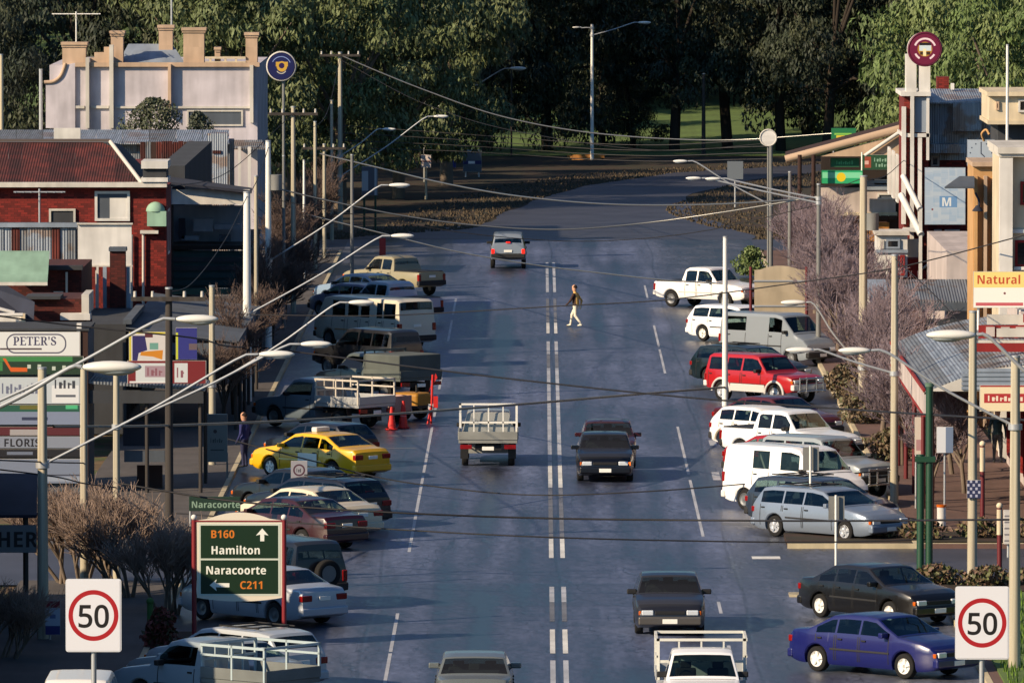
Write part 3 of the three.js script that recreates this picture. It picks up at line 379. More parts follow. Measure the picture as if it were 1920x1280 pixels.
{ // red and white verandah shop
  const D = 250, g = thing('gable_shop', 'red and cream verandah shop with grey bullnose iron roof', 'shop', [15, 0, -D - 5]);
  add(g, 'wall', bx(14.6, 24, 0, 5.4, -D - 25, -D - .5), M.redWhite);
  for (let i = 0; i < 5; i++) { const x0 = 14.7 - (i + 1) * .78, x1 = 14.7 - i * .78; const y = (x) => 4.95 - Math.pow((14.7 - x) / 3.9, 2) * .95; add(g, 'roof_sheet', slab([V(x0, y(x0), -D), V(x1, y(x1), -D), V(x1, y(x1), -D - 24), V(x0, y(x0), -D - 24)], .05), i % 2 ? M.zinc : M.zincDull); }
  add(g, 'end_infill', slab([V(10.9, 4.05, -D + .01), V(14.7, 4.05, -D + .01), V(14.7, 4.9, -D + .01), V(12.6, 4.7, -D + .01)], .05), M.offwhite); for (let i = 0; i < 5; i++) add(g, 'infill_board', bx(11.9, 14.6, 4.1 + i * .13, 4.2 + i * .13, -D + .02, -D + .06), M.bluegrey);
  add(g, 'street_fascia', bx(10.8, 10.86, 3.35, 4.05, -D - 24, -D), M.redWhite); add(g, 'fascia_trim', merge([bx(10.78, 10.84, 3.3, 3.38, -D - 24, -D), bx(10.78, 10.84, 4.02, 4.12, -D - 24, -D)]), M.redPaint);
  for (const d of [.3, 6, 12, 18, 23.6]) add(g, 'post', bar(V(11.05, .13, -D - d), V(11.05, 3.4, -D - d), .07), M.maroon);
  add(g, 'roof_upper', slab([V(14.5, 5.1, -D), V(22, 5.1, -D), V(22, 6.4, -D - 8), V(14.5, 6.4, -D - 8)], .08), M.zinc); for (let i = 0; i < 3; i++) add(g, 'gable_trim', bx(12.2 + i * .9, 24, 5.15 + i * .32, 5.4 + i * .32, -D - 1.2 - i * 2, -D - 1 - i * 2), i % 2 ? M.offwhite : M.redPaint);
  for (let i = 0; i < 5; i++) streetWin(g, 1, D + 1.5 + i * 4.6, D + 5 + i * 4.6, .5, 2.7, M.redPaint);
  add(g, 'parapet_band', pb(1836, 1990, 610, 634, D + 7, .2), M.redPaint); add(g, 'parapet_band', pb(1836, 1990, 638, 658, D + 4, .2), M.offwhite); add(g, 'parapet_band', pb(1852, 1990, 590, 608, D + 9, .2), M.offwhite); for (let i = 0; i < 4; i++) add(g, 'valance_panel', pb(1850 + i * 28, 1866 + i * 28, 613, 631, D + 6.9, .1), M.redWhite);
  add(g, 'door', bx(14.9, 15.9, .13, 2.4, -D - .5, -D - .42), M.teal);
  board('verandah_sign', 'cream verandah sign with red bands facing up the street', 1838, 1960, 722, 771, D - .15, words('#f4e4c4', []) && ((x, w, h) => { words('#f6e7c4', [])(x, w, h); x.fillStyle = '#b82f33'; x.fillRect(w * .06, h * .32, w * .94, h * .36); strokes(x, w * .12, h * .39, w * .82, h * .22, 13, '#f8ecd8'); x.fillStyle = '#a5262a'; x.fillRect(0, 0, w, h * .06); }), { th: .1 });
}
{ // service station at the far end
  const D = 412, g = thing('service_station', 'timber gabled service station with tan panels and pale front wall', 'service station', W(1590, 485, D));
  add(g, 'front_wall', pb(1540, 1680, 352, 404, D, .3), M.redWhite); add(g, 'wall_cap', pb(1537, 1683, 398, 405, D - .1, .5), M.cream); add(g, 'plinth', pb(1540, 1684, 404, null, D + .2, 6), M.brown);
  for (const [a, b] of [[1549, 1567], [1572, 1602], [1608, 1628], [1630, 1643], [1648, 1668]]) add(g, 'timber_panel', pb(a, b, 417, 452, D + .1, .08), M.timber);
  const A = W(1473, 298, D - 1.6), B = W(1690, 240, D - 1.6), C = W(1690, 226, D + 4), E = W(1473, 284, D + 4); add(g, 'roof', slab([A, B, C, E], .18), M.brown); add(g, 'barge_board', bar(A.clone().add(V(0, -.02, .12)), B.clone().add(V(0, -.02, .12)), .2), M.tan);
  add(g, 'gable', slab([W(1540, 293, D - 1.75), W(1690, 293, D - 1.75), W(1690, 250, D - 1.75), W(1590, 278, D - 1.75)], .1), M.tan); add(g, 'brace', bar(W(1622, 292, D - 1.95), W(1690, 246, D - 1.95), .09), M.white); for (let i = 0; i < 9; i++) add(g, 'rail_board', pb(1540 + i * 16, 1554 + i * 16, 404, 412, D - .3, .05), M.brown);
  for (const u of [1500, 1526, 1690]) add(g, 'post', bar(W(u, 292 - (u > 1600 ? 46 : 0), D - 3).setY(0), W(u, u > 1600 ? 250 : 290, D - 3), .1), M.brown);
  add(g, 'back_wall', pb(1540, 1690, 292, null, D + 6, .3), M.darkWood); wnd(g, 1646, 1682, 362, 374, D, M.white, M.slate); wnd(g, 1640, 1676, 336, 346, D, M.white, M.slate); add(g, 'soffit', pb(1616, 1690, 338, 356, D - .1, .3), M.bluegrey);
  board('canopy_sign', 'bright green rounded fuel canopy sign with yellow badge', 1542, 1618, 320, 344, D - 2.4, (x, w, h) => { x.fillStyle = '#28b277'; x.fillRect(0, 0, w, h); x.fillStyle = '#86e6b8'; x.fillRect(0, h * .12, w, h * .45); x.fillStyle = '#f2d51c'; x.beginPath(); x.arc(w * .47, h * .5, h * .36, 0, 7); x.fill(); }, { th: .8, back: std('#1f8f5c', .4) });
  board('green_sign', 'long dark green sign with pale lettering under timber gable', 1558, 1612, 296, 313, D - 1.2, (x, w, h) => { x.fillStyle = '#24694a'; x.fillRect(0, 0, w, h); strokes(x, w * .2, h * .3, w * .6, h * .42, 8, '#5fae86'); }, { th: .2, back: M.green });
  board('green_sign', 'green sign with red badge and lettering on white frame', 1617, 1692, 290, 318, D - 2, (x, w, h) => { x.fillStyle = '#1d4f34'; x.fillRect(0, 0, w, h); x.fillStyle = '#a24a34'; x.fillRect(w * .06, h * .12, w * .16, h * .76); x.fillStyle = '#e6b8b0'; x.fillRect(w * .06, h * .4, w * .1, h * .25); strokes(x, w * .3, h * .2, w * .6, h * .26, 9, '#8fb9a2'); strokes(x, w * .34, h * .56, w * .5, h * .26, 7, '#8fb9a2'); }, { posts: [.0], th: .15, pm: M.poleWhite, toTop: true });
  board('fuel_sign', 'small green and yellow sign standing behind timber roof', 1559, 1606, 240, 262, D + 8, (x, w, h) => { x.fillStyle = '#1c7c4c'; x.fillRect(0, 0, w, h); x.fillStyle = '#8fd05a'; x.fillRect(w * .12, h * .42, w * .7, h * .16); x.fillStyle = '#e8d23a'; x.fillRect(w * .2, h * .62, w * .36, h * .24); }, { posts: [.1], th: .15, back: M.green });
}
// ---------- painted boards on the corner shop ----------
const CB = 261.85;
board('painted_board', 'white board lettered inside a dark rounded outline on corner shop', -40, 150, 622, 667, CB, (x, w, h) => { x.fillStyle = '#e9eef2'; x.fillRect(0, 0, w, h); x.strokeStyle = '#57586e'; x.lineWidth = 7; x.beginPath(); x.roundRect ? x.roundRect(w * .27, h * .1, w * .59, h * .78, h * .36) : x.rect(w * .27, h * .1, w * .59, h * .78); x.stroke(); x.fillStyle = '#3a3a5e'; x.font = 'bold 62px serif'; x.textAlign = 'center'; x.fillText("PETER'S", w * .55, h * .56, w * .44); x.fillStyle = '#51454a'; x.fillRect(w * .2, h * .68, w * .42, h * .07); });
board('painted_board', 'dark green board painted with orange fruit on corner shop', -40, 156, 668, 702, CB - .02, (x, w, h) => { x.fillStyle = '#1c3a26'; x.fillRect(0, 0, w, h); x.fillStyle = '#3d8a4e'; x.fillRect(w * .1, 0, w * .8, h * .28); x.fillRect(0, h * .3, w * .22, h * .5); x.fillStyle = '#e0631c'; x.beginPath(); x.moveTo(w * .22, h * .1); x.lineTo(w * .3, h * .85); x.lineTo(w * .46, h * .85); x.lineTo(w * .46, h * .62); x.lineTo(w * .3, h * .6); x.lineTo(w * .25, h * .1); x.fill(); x.fillStyle = '#c9d6cc'; for (const [a, b] of [[.46, .45], [.56, .44], [.7, .55], [.8, .5]]) x.fillRect(w * a, h * b, w * .035, h * .22); });
board('painted_board', 'pale blue and white lettered board on corner shop wall', -40, 150, 707, 757, CB, (x, w, h) => { x.fillStyle = '#c8d3dd'; x.fillRect(0, 0, w, h); x.fillStyle = '#e9eef4'; x.fillRect(w * .72, h * .3, w * .27, h * .66); strokes(x, w * .22, h * .22, w * .46, h * .4, 11, '#6f7690'); strokes(x, w * .75, h * .08, w * .22, h * .34, 5, '#3a3f4a'); x.fillStyle = '#5c6270'; x.fillRect(w * .76, h * .66, w * .2, h * .09); });
board('painted_board', 'blue board with green band at its top on corner shop', -40, 150, 759, 796, CB - .01, (x, w, h) => { x.fillStyle = '#8390ae'; x.fillRect(0, 0, w, h); x.fillStyle = '#1f5a4a'; x.fillRect(0, 0, w, h * .34); x.fillStyle = '#4fc08a'; x.fillRect(w * .86, 0, w * .12, h * .2); x.fillStyle = '#6b6a2c'; x.fillRect(w * .4, h * .02, w * .2, h * .2); x.fillStyle = '#30385a'; x.fillRect(w * .42, h * .62, w * .26, h * .16); });
board('painted_board', 'thin maroon striped board between blue and grey boards', -40, 150, 800, 816, CB, (x, w, h) => { x.fillStyle = '#5a1c26'; x.fillRect(0, 0, w, h); x.fillStyle = '#a9a6aa'; x.fillRect(w * .3, h * .3, w * .35, h * .7); });
board('painted_board', 'grey board lettered in black with a brown dot on corner shop', -40, 150, 818, 840, CB, words('#8a93a6', [['FLORIST', .45, .55, 56, '#14141c'], ['●', .81, .52, 60, '#4a1d12']]));
board('painted_board', 'narrow black board with pale blue line on corner shop', -40, 150, 842, 857, CB - .01, (x, w, h) => { x.fillStyle = '#15151f'; x.fillRect(0, 0, w, h); x.fillStyle = '#6f7a92'; x.fillRect(w * .27, h * .3, w * .26, h * .4); });
board('painted_board', 'large plain blue-grey board lowest on corner shop wall', -40, 150, 860, 906, CB, (x, w, h) => { x.fillStyle = '#7d89a2'; x.fillRect(0, 0, w, h); x.fillStyle = '#99a5ba'; x.fillRect(0, h * .74, w, h * .18); x.fillStyle = '#3c4254'; x.fillRect(0, h * .64, w, h * .05); });
board('verandah_sign', 'purple and white picture sign with orange stripe and yellow edge', 241, 316, 622, 679, CB - .1, (x, w, h) => { x.fillStyle = '#d9d6d6'; x.fillRect(0, 0, w, h); x.fillStyle = '#2a2266'; x.beginPath(); x.moveTo(w * .08, h * .12); x.lineTo(w * .4, h * .12); x.lineTo(w * .46, h * .6); x.lineTo(w * .24, h * .7); x.lineTo(w * .2, h); x.lineTo(w * .08, h); x.fill(); x.fillStyle = '#d68a1c'; x.beginPath(); x.moveTo(w * .3, h * .66); x.lineTo(w * .86, h * .6); x.lineTo(w * .84, h * .92); x.lineTo(w * .6, h * .82); x.lineTo(w * .28, h * .78); x.fill(); x.fillStyle = '#6fa59a'; x.fillRect(w * .52, h * .36, w * .22, h * .22); x.fillStyle = '#5a2430'; x.fillRect(w * .4, h * .02, w * .2, h * .16); x.fillStyle = '#d8c93a'; x.fillRect(0, 0, w * .05, h); x.fillRect(0, 0, w, h * .05); });
board('verandah_sign', 'deep blue sign with yellow left edge above red fascia', 329, 369, 614, 674, CB - .1, (x, w, h) => { x.fillStyle = '#2b2f86'; x.fillRect(0, 0, w, h); x.fillStyle = '#c9d232'; x.fillRect(0, h * .15, w * .1, h * .85); x.fillStyle = '#6a5a62'; x.fillRect(w * .62, h * .5, w * .38, h * .2); });
board('verandah_sign', 'red verandah fascia with framed white lettered panels', 238, 386, 676, 719, CB - .12, (x, w, h) => { x.fillStyle = '#7c1b20'; x.fillRect(0, 0, w, h); x.fillStyle = '#d5dde2'; x.fillRect(w * .1, h * .1, w * .47, h * .86); x.fillRect(w * .6, h * .1, w * .17, h * .86); x.fillStyle = '#a9929f'; x.fillRect(w * .22, h * .22, w * .26, h * .5); strokes(x, w * .25, h * .3, w * .2, h * .36, 4, '#8d5a68'); strokes(x, w * .63, h * .3, w * .1, h * .44, 2, '#8d5a68'); x.fillStyle = '#e9eef0'; x.fillRect(w * .02, h * .9, w * .54, h * .08); });
board('fascia_sign', 'grey awning fascia lettered in large black capitals beside bare shrub', -120, 68, 984, 1036, 216.4, words('#7d848a', [['BUTCHER', .53, .53, 112, '#17171b']]), { back: M.slate });
board('hanging_sign', 'grey vertical sign with scroll lettering under the dark verandahs', 386, 426, 776, 866, 268, (x, w, h) => { x.fillStyle = '#7b8688'; x.fillRect(0, 0, w, h); x.fillStyle = '#3a3034'; x.beginPath(); x.arc(w * .42, h * .36, 20, 0, 7); x.fill(); strokes(x, w * .2, h * .5, w * .6, h * .1, 6, '#404e50'); x.fillRect(w * .2, h * .74, w * .64, 14); x.fillStyle = '#63686c'; x.fillRect(0, 0, w, h * .2); }, { posts: [.02, .98], pm: M.poleGrey, pr: .03 });
// ---------- road signs ----------
const speed = (x, w, h) => { x.fillStyle = '#d9dbe2'; x.fillRect(0, 0, w, h); x.strokeStyle = '#a3141c'; x.lineWidth = w * .085; x.beginPath(); x.arc(w / 2, h * .5, w * .43, 0, 7); x.stroke(); x.fillStyle = '#15110f'; x.font = `${Math.round(w * .56)}px sans-serif`; x.lineWidth = w * .022; x.strokeStyle = '#15110f'; x.textAlign = 'center'; x.textBaseline = 'middle'; x.fillText('50', w / 2, h * .515); x.strokeText('50', w / 2, h * .515); };
for (const [u0, u1, v0, v1, label] of [[122, 227, 1085, 1222, 'white fifty speed limit sign with red ring beside bare shrub'], [1792, 1893, 1099, 1236, 'white fifty speed limit sign with red ring in front of dark sedan']]) {
  const D = 96, a = W(u0, v0, D), b = W(u1, v1, D), w = b.x - a.x, h = a.y - b.y, cx = (a.x + b.x) / 2, cy = (a.y + b.y) / 2, g = thing('speed_sign', label, 'speed sign', V(cx, gh(D) - .05, -D));
  const s = new THREE.Shape(), r = .035, x0 = -w / 2, y0 = -h / 2; s.moveTo(x0 + r, y0); s.lineTo(-x0 - r, y0); s.quadraticCurveTo(-x0, y0, -x0, y0 + r); s.lineTo(-x0, -y0 - r); s.quadraticCurveTo(-x0, -y0, -x0 - r, -y0); s.lineTo(x0 + r, -y0); s.quadraticCurveTo(x0, -y0, x0, -y0 - r); s.lineTo(x0, y0 + r); s.quadraticCurveTo(x0, y0, x0 + r, y0);
  const p = add(g, 'plate', new THREE.ExtrudeGeometry(s, { depth: .012, bevelEnabled: false, curveSegments: 6 }).translate(cx, cy, -D - .012), std('#d3d6dc', .5));
  add(g, 'print', new THREE.PlaneGeometry(w * .95, h * .97).translate(cx, cy, -D + .004), std('#ffffff', .5, { map: canvas(384, Math.round(384 * h / w), speed) }), p);
  add(g, 'post', bar(V(cx, gh(D) - .3, -D - .05), V(cx, cy + h * .35, -D - .05), .03), M.galv);
}
{ // the green direction sign and the back of its twin
  const D = 213, g = thing('direction_sign', 'green direction sign with place names between two maroon posts', 'road sign', G(447, 1222).setY(0)), z = -D;
  const a = W(370, 980, D), b = W(527, 1118, D), w = b.x - a.x, h = a.y - b.y, cx = (a.x + b.x) / 2, cy = (a.y + b.y) / 2;
  const s = new THREE.Shape(), hw = w / 2 + .02; s.moveTo(-hw, -h / 2 - .03); s.quadraticCurveTo(0, -h / 2 - .22, hw, -h / 2 - .03); s.lineTo(hw, h / 2 + .06); s.lineTo(hw - .3, h / 2 + .1); s.quadraticCurveTo(0, h / 2 + .42, -hw + .3, h / 2 + .1); s.lineTo(-hw, h / 2 + .06);
  const p = add(g, 'panel', new THREE.ExtrudeGeometry(s, { depth: .05, bevelEnabled: false }).translate(cx, cy, z - .05), std('#ddd6c4', .6));
  add(g, 'print', new THREE.PlaneGeometry(w - .06, h - .04).translate(cx, cy, z + .006), std('#ffffff', .5, { map: canvas(640, 560, (x, W2, H2) => { x.fillStyle = '#c9d2c6'; x.fillRect(0, 0, W2, H2); x.fillStyle = '#08290f'; x.fillRect(14, 14, W2 - 28, 256); x.fillRect(14, 284, W2 - 28, 262); x.font = 'bold 84px sans-serif'; x.textBaseline = 'middle'; x.fillStyle = '#d4761a'; x.fillText('B160', 90, 82); x.fillText('C211', 320, 478); x.fillStyle = '#e8ece4'; x.font = 'bold 88px sans-serif'; x.fillText('Hamilton', 92, 206, 450); x.fillText('Naracoorte', 50, 362, 545); x.beginPath(); x.moveTo(500, 36); x.lineTo(550, 92); x.lineTo(516, 84); x.lineTo(516, 136); x.lineTo(484, 136); x.lineTo(484, 84); x.lineTo(450, 92); x.fill(); x.beginPath(); x.moveTo(84, 478); x.lineTo(140, 432); x.lineTo(132, 462); x.lineTo(240, 462); x.lineTo(240, 494); x.lineTo(132, 494); x.lineTo(140, 524); x.fill(); }) }), p);
  for (const u of [363, 532]) { const q = W(u, 1000, D); add(g, 'post', bar(V(q.x, 0, z - .04), V(q.x, W(u, 975, D).y, z - .04), .06), std('#7a1c26', .5)); add(g, 'post_cap', new THREE.SphereGeometry(.075, 12, 10).translate(q.x, W(u, 970, D).y, z - .04), M.white); }
  add(g, 'top_rail', bar(W(363, 977, D + .02), W(532, 977, D + .02), .03), std('#7a1c26', .5));
  const D2 = 338, k = thing('direction_sign', 'beige back of a road sign between two maroon posts beside grey ute', 'road sign', W(1460, 650, D2).setY(0)), a2 = W(1415, 506, D2), b2 = W(1510, 588, D2), w2 = b2.x - a2.x, h2 = a2.y - b2.y;
  const s2 = new THREE.Shape(), q2 = w2 / 2; s2.moveTo(-q2, -h2 / 2); s2.quadraticCurveTo(0, -h2 / 2 - .2, q2, -h2 / 2); s2.lineTo(q2, h2 / 2); s2.lineTo(q2 - .25, h2 / 2 + .02); s2.quadraticCurveTo(0, h2 / 2 + .32, -q2 + .25, h2 / 2 + .02); s2.lineTo(-q2, h2 / 2);
  add(k, 'panel', new THREE.ExtrudeGeometry(s2, { depth: .05, bevelEnabled: false }).translate((a2.x + b2.x) / 2, (a2.y + b2.y) / 2, -D2 - .05), wallM('#b5a78e'));
  for (const v of [525, 572]) add(k, 'back_rail', pb(1413, 1512, v, v + 3, D2 - .04, .04), M.galv); for (const u of [1408, 1513]) add(k, 'post', bar(W(u, 640, D2).setY(0), W(u, 500, D2), .06), M.maroon);
}
board('street_sign', 'small dark green street name sign above the direction sign', 354, 450, 931, 958, 232, words('#123428', [['Naracoorte', .52, .55, 92, '#8fae9c']]), { posts: [.02, .98], pm: M.galv, pr: .03, back: M.green });
// ---------- vehicles ----------
const lerpP = (p, s) => { if (s <= p[0][0]) return p[0][1]; for (let i = 1; i < p.length; i++) if (s <= p[i][0]) { const [a, b] = p[i - 1], [c, d] = p[i]; return b + (d - b) * (s - a) / (c - a); } return p[p.length - 1][1]; };
const TYPES = {
  sedan: { L: 4.75, W: 1.82, H: 1.43, belt: .94, gc: .2, wr: .31, ax: [-1.4, 1.4], prof: [[-2.375, .66], [-2.34, .9], [-2.24, .99], [-1.72, 1.03], [-1.45, 1.15], [-.98, 1.385], [-.55, 1.43], [.1, 1.43], [.42, 1.39], [.75, 1.2], [1.2, .99], [1.9, .89], [2.18, .8], [2.32, .68], [2.375, .55]], ws: [.46, 1.16], rw: [-1.66, -1.02], side: [[-1.42, -.82], [-.76, -.06], [.0, .92]] },
  wagon: { L: 4.85, W: 1.82, H: 1.46, belt: .94, gc: .2, wr: .31, ax: [-1.4, 1.42], prof: [[-2.425, .6], [-2.4, .92], [-2.32, 1.02], [-1.98, 1.4], [-1.6, 1.45], [0, 1.46], [.42, 1.4], [.78, 1.2], [1.2, .99], [1.9, .88], [2.2, .79], [2.36, .67], [2.425, .55]], ws: [.46, 1.16], rw: [-2.3, -2.02], side: [[-2.0, -1.12], [-1.06, -.3], [-.24, .92]] },
  hatch: { L: 4.0, W: 1.68, H: 1.42, belt: .93, gc: .2, wr: .29, ax: [-1.2, 1.22], prof: [[-2, .6], [-1.97, .92], [-1.88, 1.02], [-1.45, 1.37], [-1.1, 1.41], [0, 1.42], [.32, 1.37], [.7, 1.15], [1.02, .97], [1.6, .85], [1.85, .76], [1.96, .64], [2, .52]], ws: [.36, .98], rw: [-1.86, -1.49], side: [[-1.45, -.82], [-.76, -.04], [.02, .78]] },
  fourwd: { L: 4.5, W: 1.8, H: 1.84, belt: 1.16, gc: .42, wr: .37, ax: [-1.32, 1.35], tp: .1, prof: [[-2.25, .68], [-2.23, 1.15], [-2.12, 1.74], [-1.95, 1.82], [.1, 1.84], [.38, 1.78], [.62, 1.5], [.92, 1.2], [1.95, 1.1], [2.15, 1.02], [2.22, .85], [2.25, .6]], ws: [.4, .88], rw: [-2.21, -2.13], side: [[-2.02, -1.16], [-1.08, -.38], [-.3, .66]] },
  van: { L: 4.7, W: 1.76, H: 1.98, belt: 1.22, gc: .24, wr: .32, ax: [-1.35, 1.45], tp: .1, tum: .1, prof: [[-2.35, .6], [-2.33, 1.2], [-2.24, 1.86], [-2.08, 1.96], [.6, 1.98], [.95, 1.9], [1.3, 1.55], [1.62, 1.24], [2.1, 1.02], [2.28, .84], [2.35, .55]], ws: [.98, 1.58], rw: [-2.31, -2.25], side: [[-1.0, -.3], [.18, .98]] },
  camper: { L: 5.4, W: 2.0, H: 2.05, belt: 1.2, gc: .3, wr: .35, ax: [-1.6, 1.75], tp: .06, tum: .06, prof: [[-2.7, .6], [-2.68, 1.3], [-2.62, 1.93], [-2.45, 2.03], [1.6, 2.05], [2.05, 1.97], [2.4, 1.4], [2.62, 1.1], [2.68, .9], [2.7, .55]], ws: [2.08, 2.38], rw: [-2.67, -2.6], side: [[-2.45, -1.75], [-1.65, -1.3], [-.85, -.3], [-.15, .5], [.7, 1.5]] },
  dualcab: { L: 5.0, W: 1.78, H: 1.74, belt: 1.1, gc: .4, wr: .36, ax: [-1.5, 1.5], tp: .1, prof: [[-2.5, .7], [-2.48, 1.09], [-.92, 1.1], [-.88, 1.3], [-.78, 1.64], [-.6, 1.73], [.25, 1.74], [.5, 1.69], [.75, 1.42], [1.05, 1.13], [2.1, 1.03], [2.38, .94], [2.47, .8], [2.5, .6]], ws: [.53, 1.01], rw: [-.875, -.8], side: [[-.7, -.12], [-.04, .76]], tub: [-2.38, -1.0] },
  flatbed: { L: 5.0, W: 1.76, H: 1.7, belt: 1.08, gc: .32, wr: .34, ax: [-1.45, 1.5], tp: .1, prof: [[-.42, .5], [-.4, 1.1], [-.34, 1.6], [-.2, 1.68], [.45, 1.7], [.68, 1.64], [.95, 1.36], [1.22, 1.08], [2.1, .96], [2.36, .87], [2.46, .72], [2.5, .55]], s0: -.42, ws: [.7, 1.18], rw: [-.395, -.35], side: [[-.2, .93]], tray: true },
};
const tyreG = {}, rimG = {};
function wheelParts(g, r, x, z, alloy) {
  const side = Math.sign(z);
  tyreG[r] ??= new THREE.LatheGeometry([[r * .62, -.1], [r * .9, -.105], [r * .985, -.08], [r, -.03], [r, .03], [r * .985, .08], [r * .9, .105], [r * .62, .1]].map(([a, b]) => new THREE.Vector2(a, b)), 22).rotateX(Math.PI / 2);
  rimG[r + alloy] ??= (() => { const q = [new THREE.LatheGeometry([[0, .075], [r * .16, .08], [r * .2, .055], [r * .5, alloy ? .03 : .06], [r * .58, .095], [r * .64, .1], [r * .64, -.08]].map(([a, b]) => new THREE.Vector2(a, b)), 22).rotateX(Math.PI / 2)]; if (alloy) for (let i = 0; i < 5; i++) q.push(new THREE.BoxGeometry(r * .2, r * .6, .05).translate(0, r * .33, .07).rotateZ(i * Math.PI * .4)); return merge(q); })();
  const w = new THREE.Group(); w.name = 'wheel'; w.position.set(x, r, z); w.rotation.y = side > 0 ? 0 : Math.PI; g.add(w);
  addL(w, 'tyre', tyreG[r], M.tyre); addL(w, 'rim', rimG[r + alloy], alloy === 2 ? M.hub : alloy ? M.alloy : M.steel);
}
function vehicle(type, name, label, cat, color, o = {}) {
  const c = { tum: .2, tp: .17, ...TYPES[type], ...o.shape }, g = thing(name, label, cat, [0, 0, 0], o.group), L = c.L, h2 = L / 2, s0 = c.s0 ?? -h2;
  bases.delete(g); if (o.shape?.H) { const k = o.shape.H / TYPES[type].H; c.prof = c.prof.map(([a, b]) => [a, b * k]); c.belt *= k; }
  const body = typeof color === 'string' ? paint(color, o.paint) : color;
  const top = (s) => lerpP(c.prof, s);
  const hw = (s, y) => { const e = Math.max(0, (Math.abs(s) - (h2 - .8)) / .8), t = Math.max(0, Math.min(1, (y - c.gc) / (c.belt - c.gc))); let w = c.W / 2 * (1 - c.tp * e * e) * (.955 + .18 * t * (1 - t)); if (y > c.belt) w *= 1 - c.tum * (y - c.belt) / (c.H - c.belt); return w; };
  const bottom = (s) => { let b = c.gc + .1 * Math.pow(Math.max(0, (Math.abs(s) - (h2 - .5)) / .5), 2); for (const a of c.ax) { const d = Math.abs(s - a), ra = c.wr + .06; if (d < ra) b = Math.max(b, c.wr + Math.sqrt(ra * ra - d * d)); } return b; };
  let ss = c.prof.map((p) => p[0]); for (let i = 0; i <= 40; i++) ss.push(s0 + (h2 - s0) * i / 40); for (const a of c.ax) for (const k of [-1, -.95, -.7, .7, .95, 1]) { ss.push(a + k * (c.wr + .059)); if (Math.abs(k) === 1) ss.push(a + k * (c.wr + .062)); }
  const gl = o.glass ?? M.glass, sideW = o.side ?? c.side, WS = [c.ws[0] + .03, c.ws[1] - .02], RW = c.rw && [c.rw[0] + .02, c.rw[1] - .02];
  ss.push(...WS, ...sideW.flat(), ...(RW ?? []));
  ss = ss.filter((s) => s >= s0 && s <= h2).sort((a, b) => a - b).filter((s, i, a) => !i || s - a[i - 1] > .002);
  const rings = ss.map((s) => {
    const t = top(s), yl = Math.min(c.belt, t - .045), b = Math.min(bottom(s), yl - .04), R = [], tp = t - .045;
    for (const f of [0, .12, .4, .75, 1]) { const y = b + (yl - b) * f; R.push([y, hw(s, y) - (f ? 0 : .03)]); }
    for (const f of [.1, .86, 1]) { const y = yl + (tp - yl) * f; R.push([y, hw(s, y)]); }
    const w = hw(s, tp); R.push([t - .014, w - .022], [t, w - .07], [t + .014, w * .6], [t + .02, 0]);
    return [...R.map(([y, z]) => [s, y, z]), ...R.slice(0, -1).reverse().map(([y, z]) => [s, y, -z])];
  });
  const n = rings[0].length, pos = rings.flat(2), ix = [], panes = new Map(), within = (m, [a, b]) => m > a && m < b;
  for (let i = 0; i < rings.length - 1; i++) for (let j = 0; j < n; j++) {
    const a = i * n + j, b = i * n + (j + 1) % n, d = a + n, e = b + n, mid = (ss[i] + ss[i + 1]) / 2; let key = null;
    if (j >= 9 && j <= 12) key = within(mid, WS) ? 'windscreen' : RW && within(mid, RW) ? 'rear_window' : null;
    else if ((j === 5 || j === 16) && Math.min(top(ss[i]), top(ss[i + 1])) > c.belt + .16) { const k = sideW.findIndex((q) => within(mid, q)); if (k >= 0) key = 'side_window' + j + '_' + k; }
    const t = [a, d, e, a, e, b]; if (key) { if (!panes.has(key)) panes.set(key, []); panes.get(key).push(...t); } else ix.push(...t);
  }
  for (const [r, f] of [[0, 1], [rings.length - 1, -1]]) { const k = pos.length / 3, q = rings[r], my = q.reduce((a, p) => a + p[1], 0) / n; pos.push(q[0][0], my, 0); for (let j = 0; j < n; j++) f > 0 ? ix.push(k, r * n + j, r * n + (j + 1) % n) : ix.push(k, r * n + (j + 1) % n, r * n + j); }
  let geo = new THREE.BufferGeometry(); geo.setAttribute('position', new THREE.Float32BufferAttribute(pos, 3)); geo.setIndex(ix); geo = toCreasedNormals(geo.toNonIndexed(), .55);
  const B = addL(g, 'body', geo, body);
  const grid = (rows, cols, fn) => { const p = [], q = []; for (let i = 0; i <= rows; i++) for (let j = 0; j <= cols; j++) p.push(...fn(i / rows, j / cols)); for (let i = 0; i < rows; i++) for (let j = 0; j < cols; j++) { const a = i * (cols + 1) + j, b = a + cols + 1; q.push(a, a + 1, b, a + 1, b + 1, b); } const e = new THREE.BufferGeometry(); e.setAttribute('position', new THREE.Float32BufferAttribute(p, 3)); e.setIndex(q); e.computeVertexNormals(); return e; };
  for (const [k, t] of panes) { const q = new THREE.BufferGeometry(); q.setAttribute('position', new THREE.Float32BufferAttribute(t.flatMap((i) => pos.slice(3 * i, 3 * i + 3)), 3)); q.computeVertexNormals(); addL(g, k.replace(/\d+_\d+$/, ''), toCreasedNormals(q, .7), gl); }
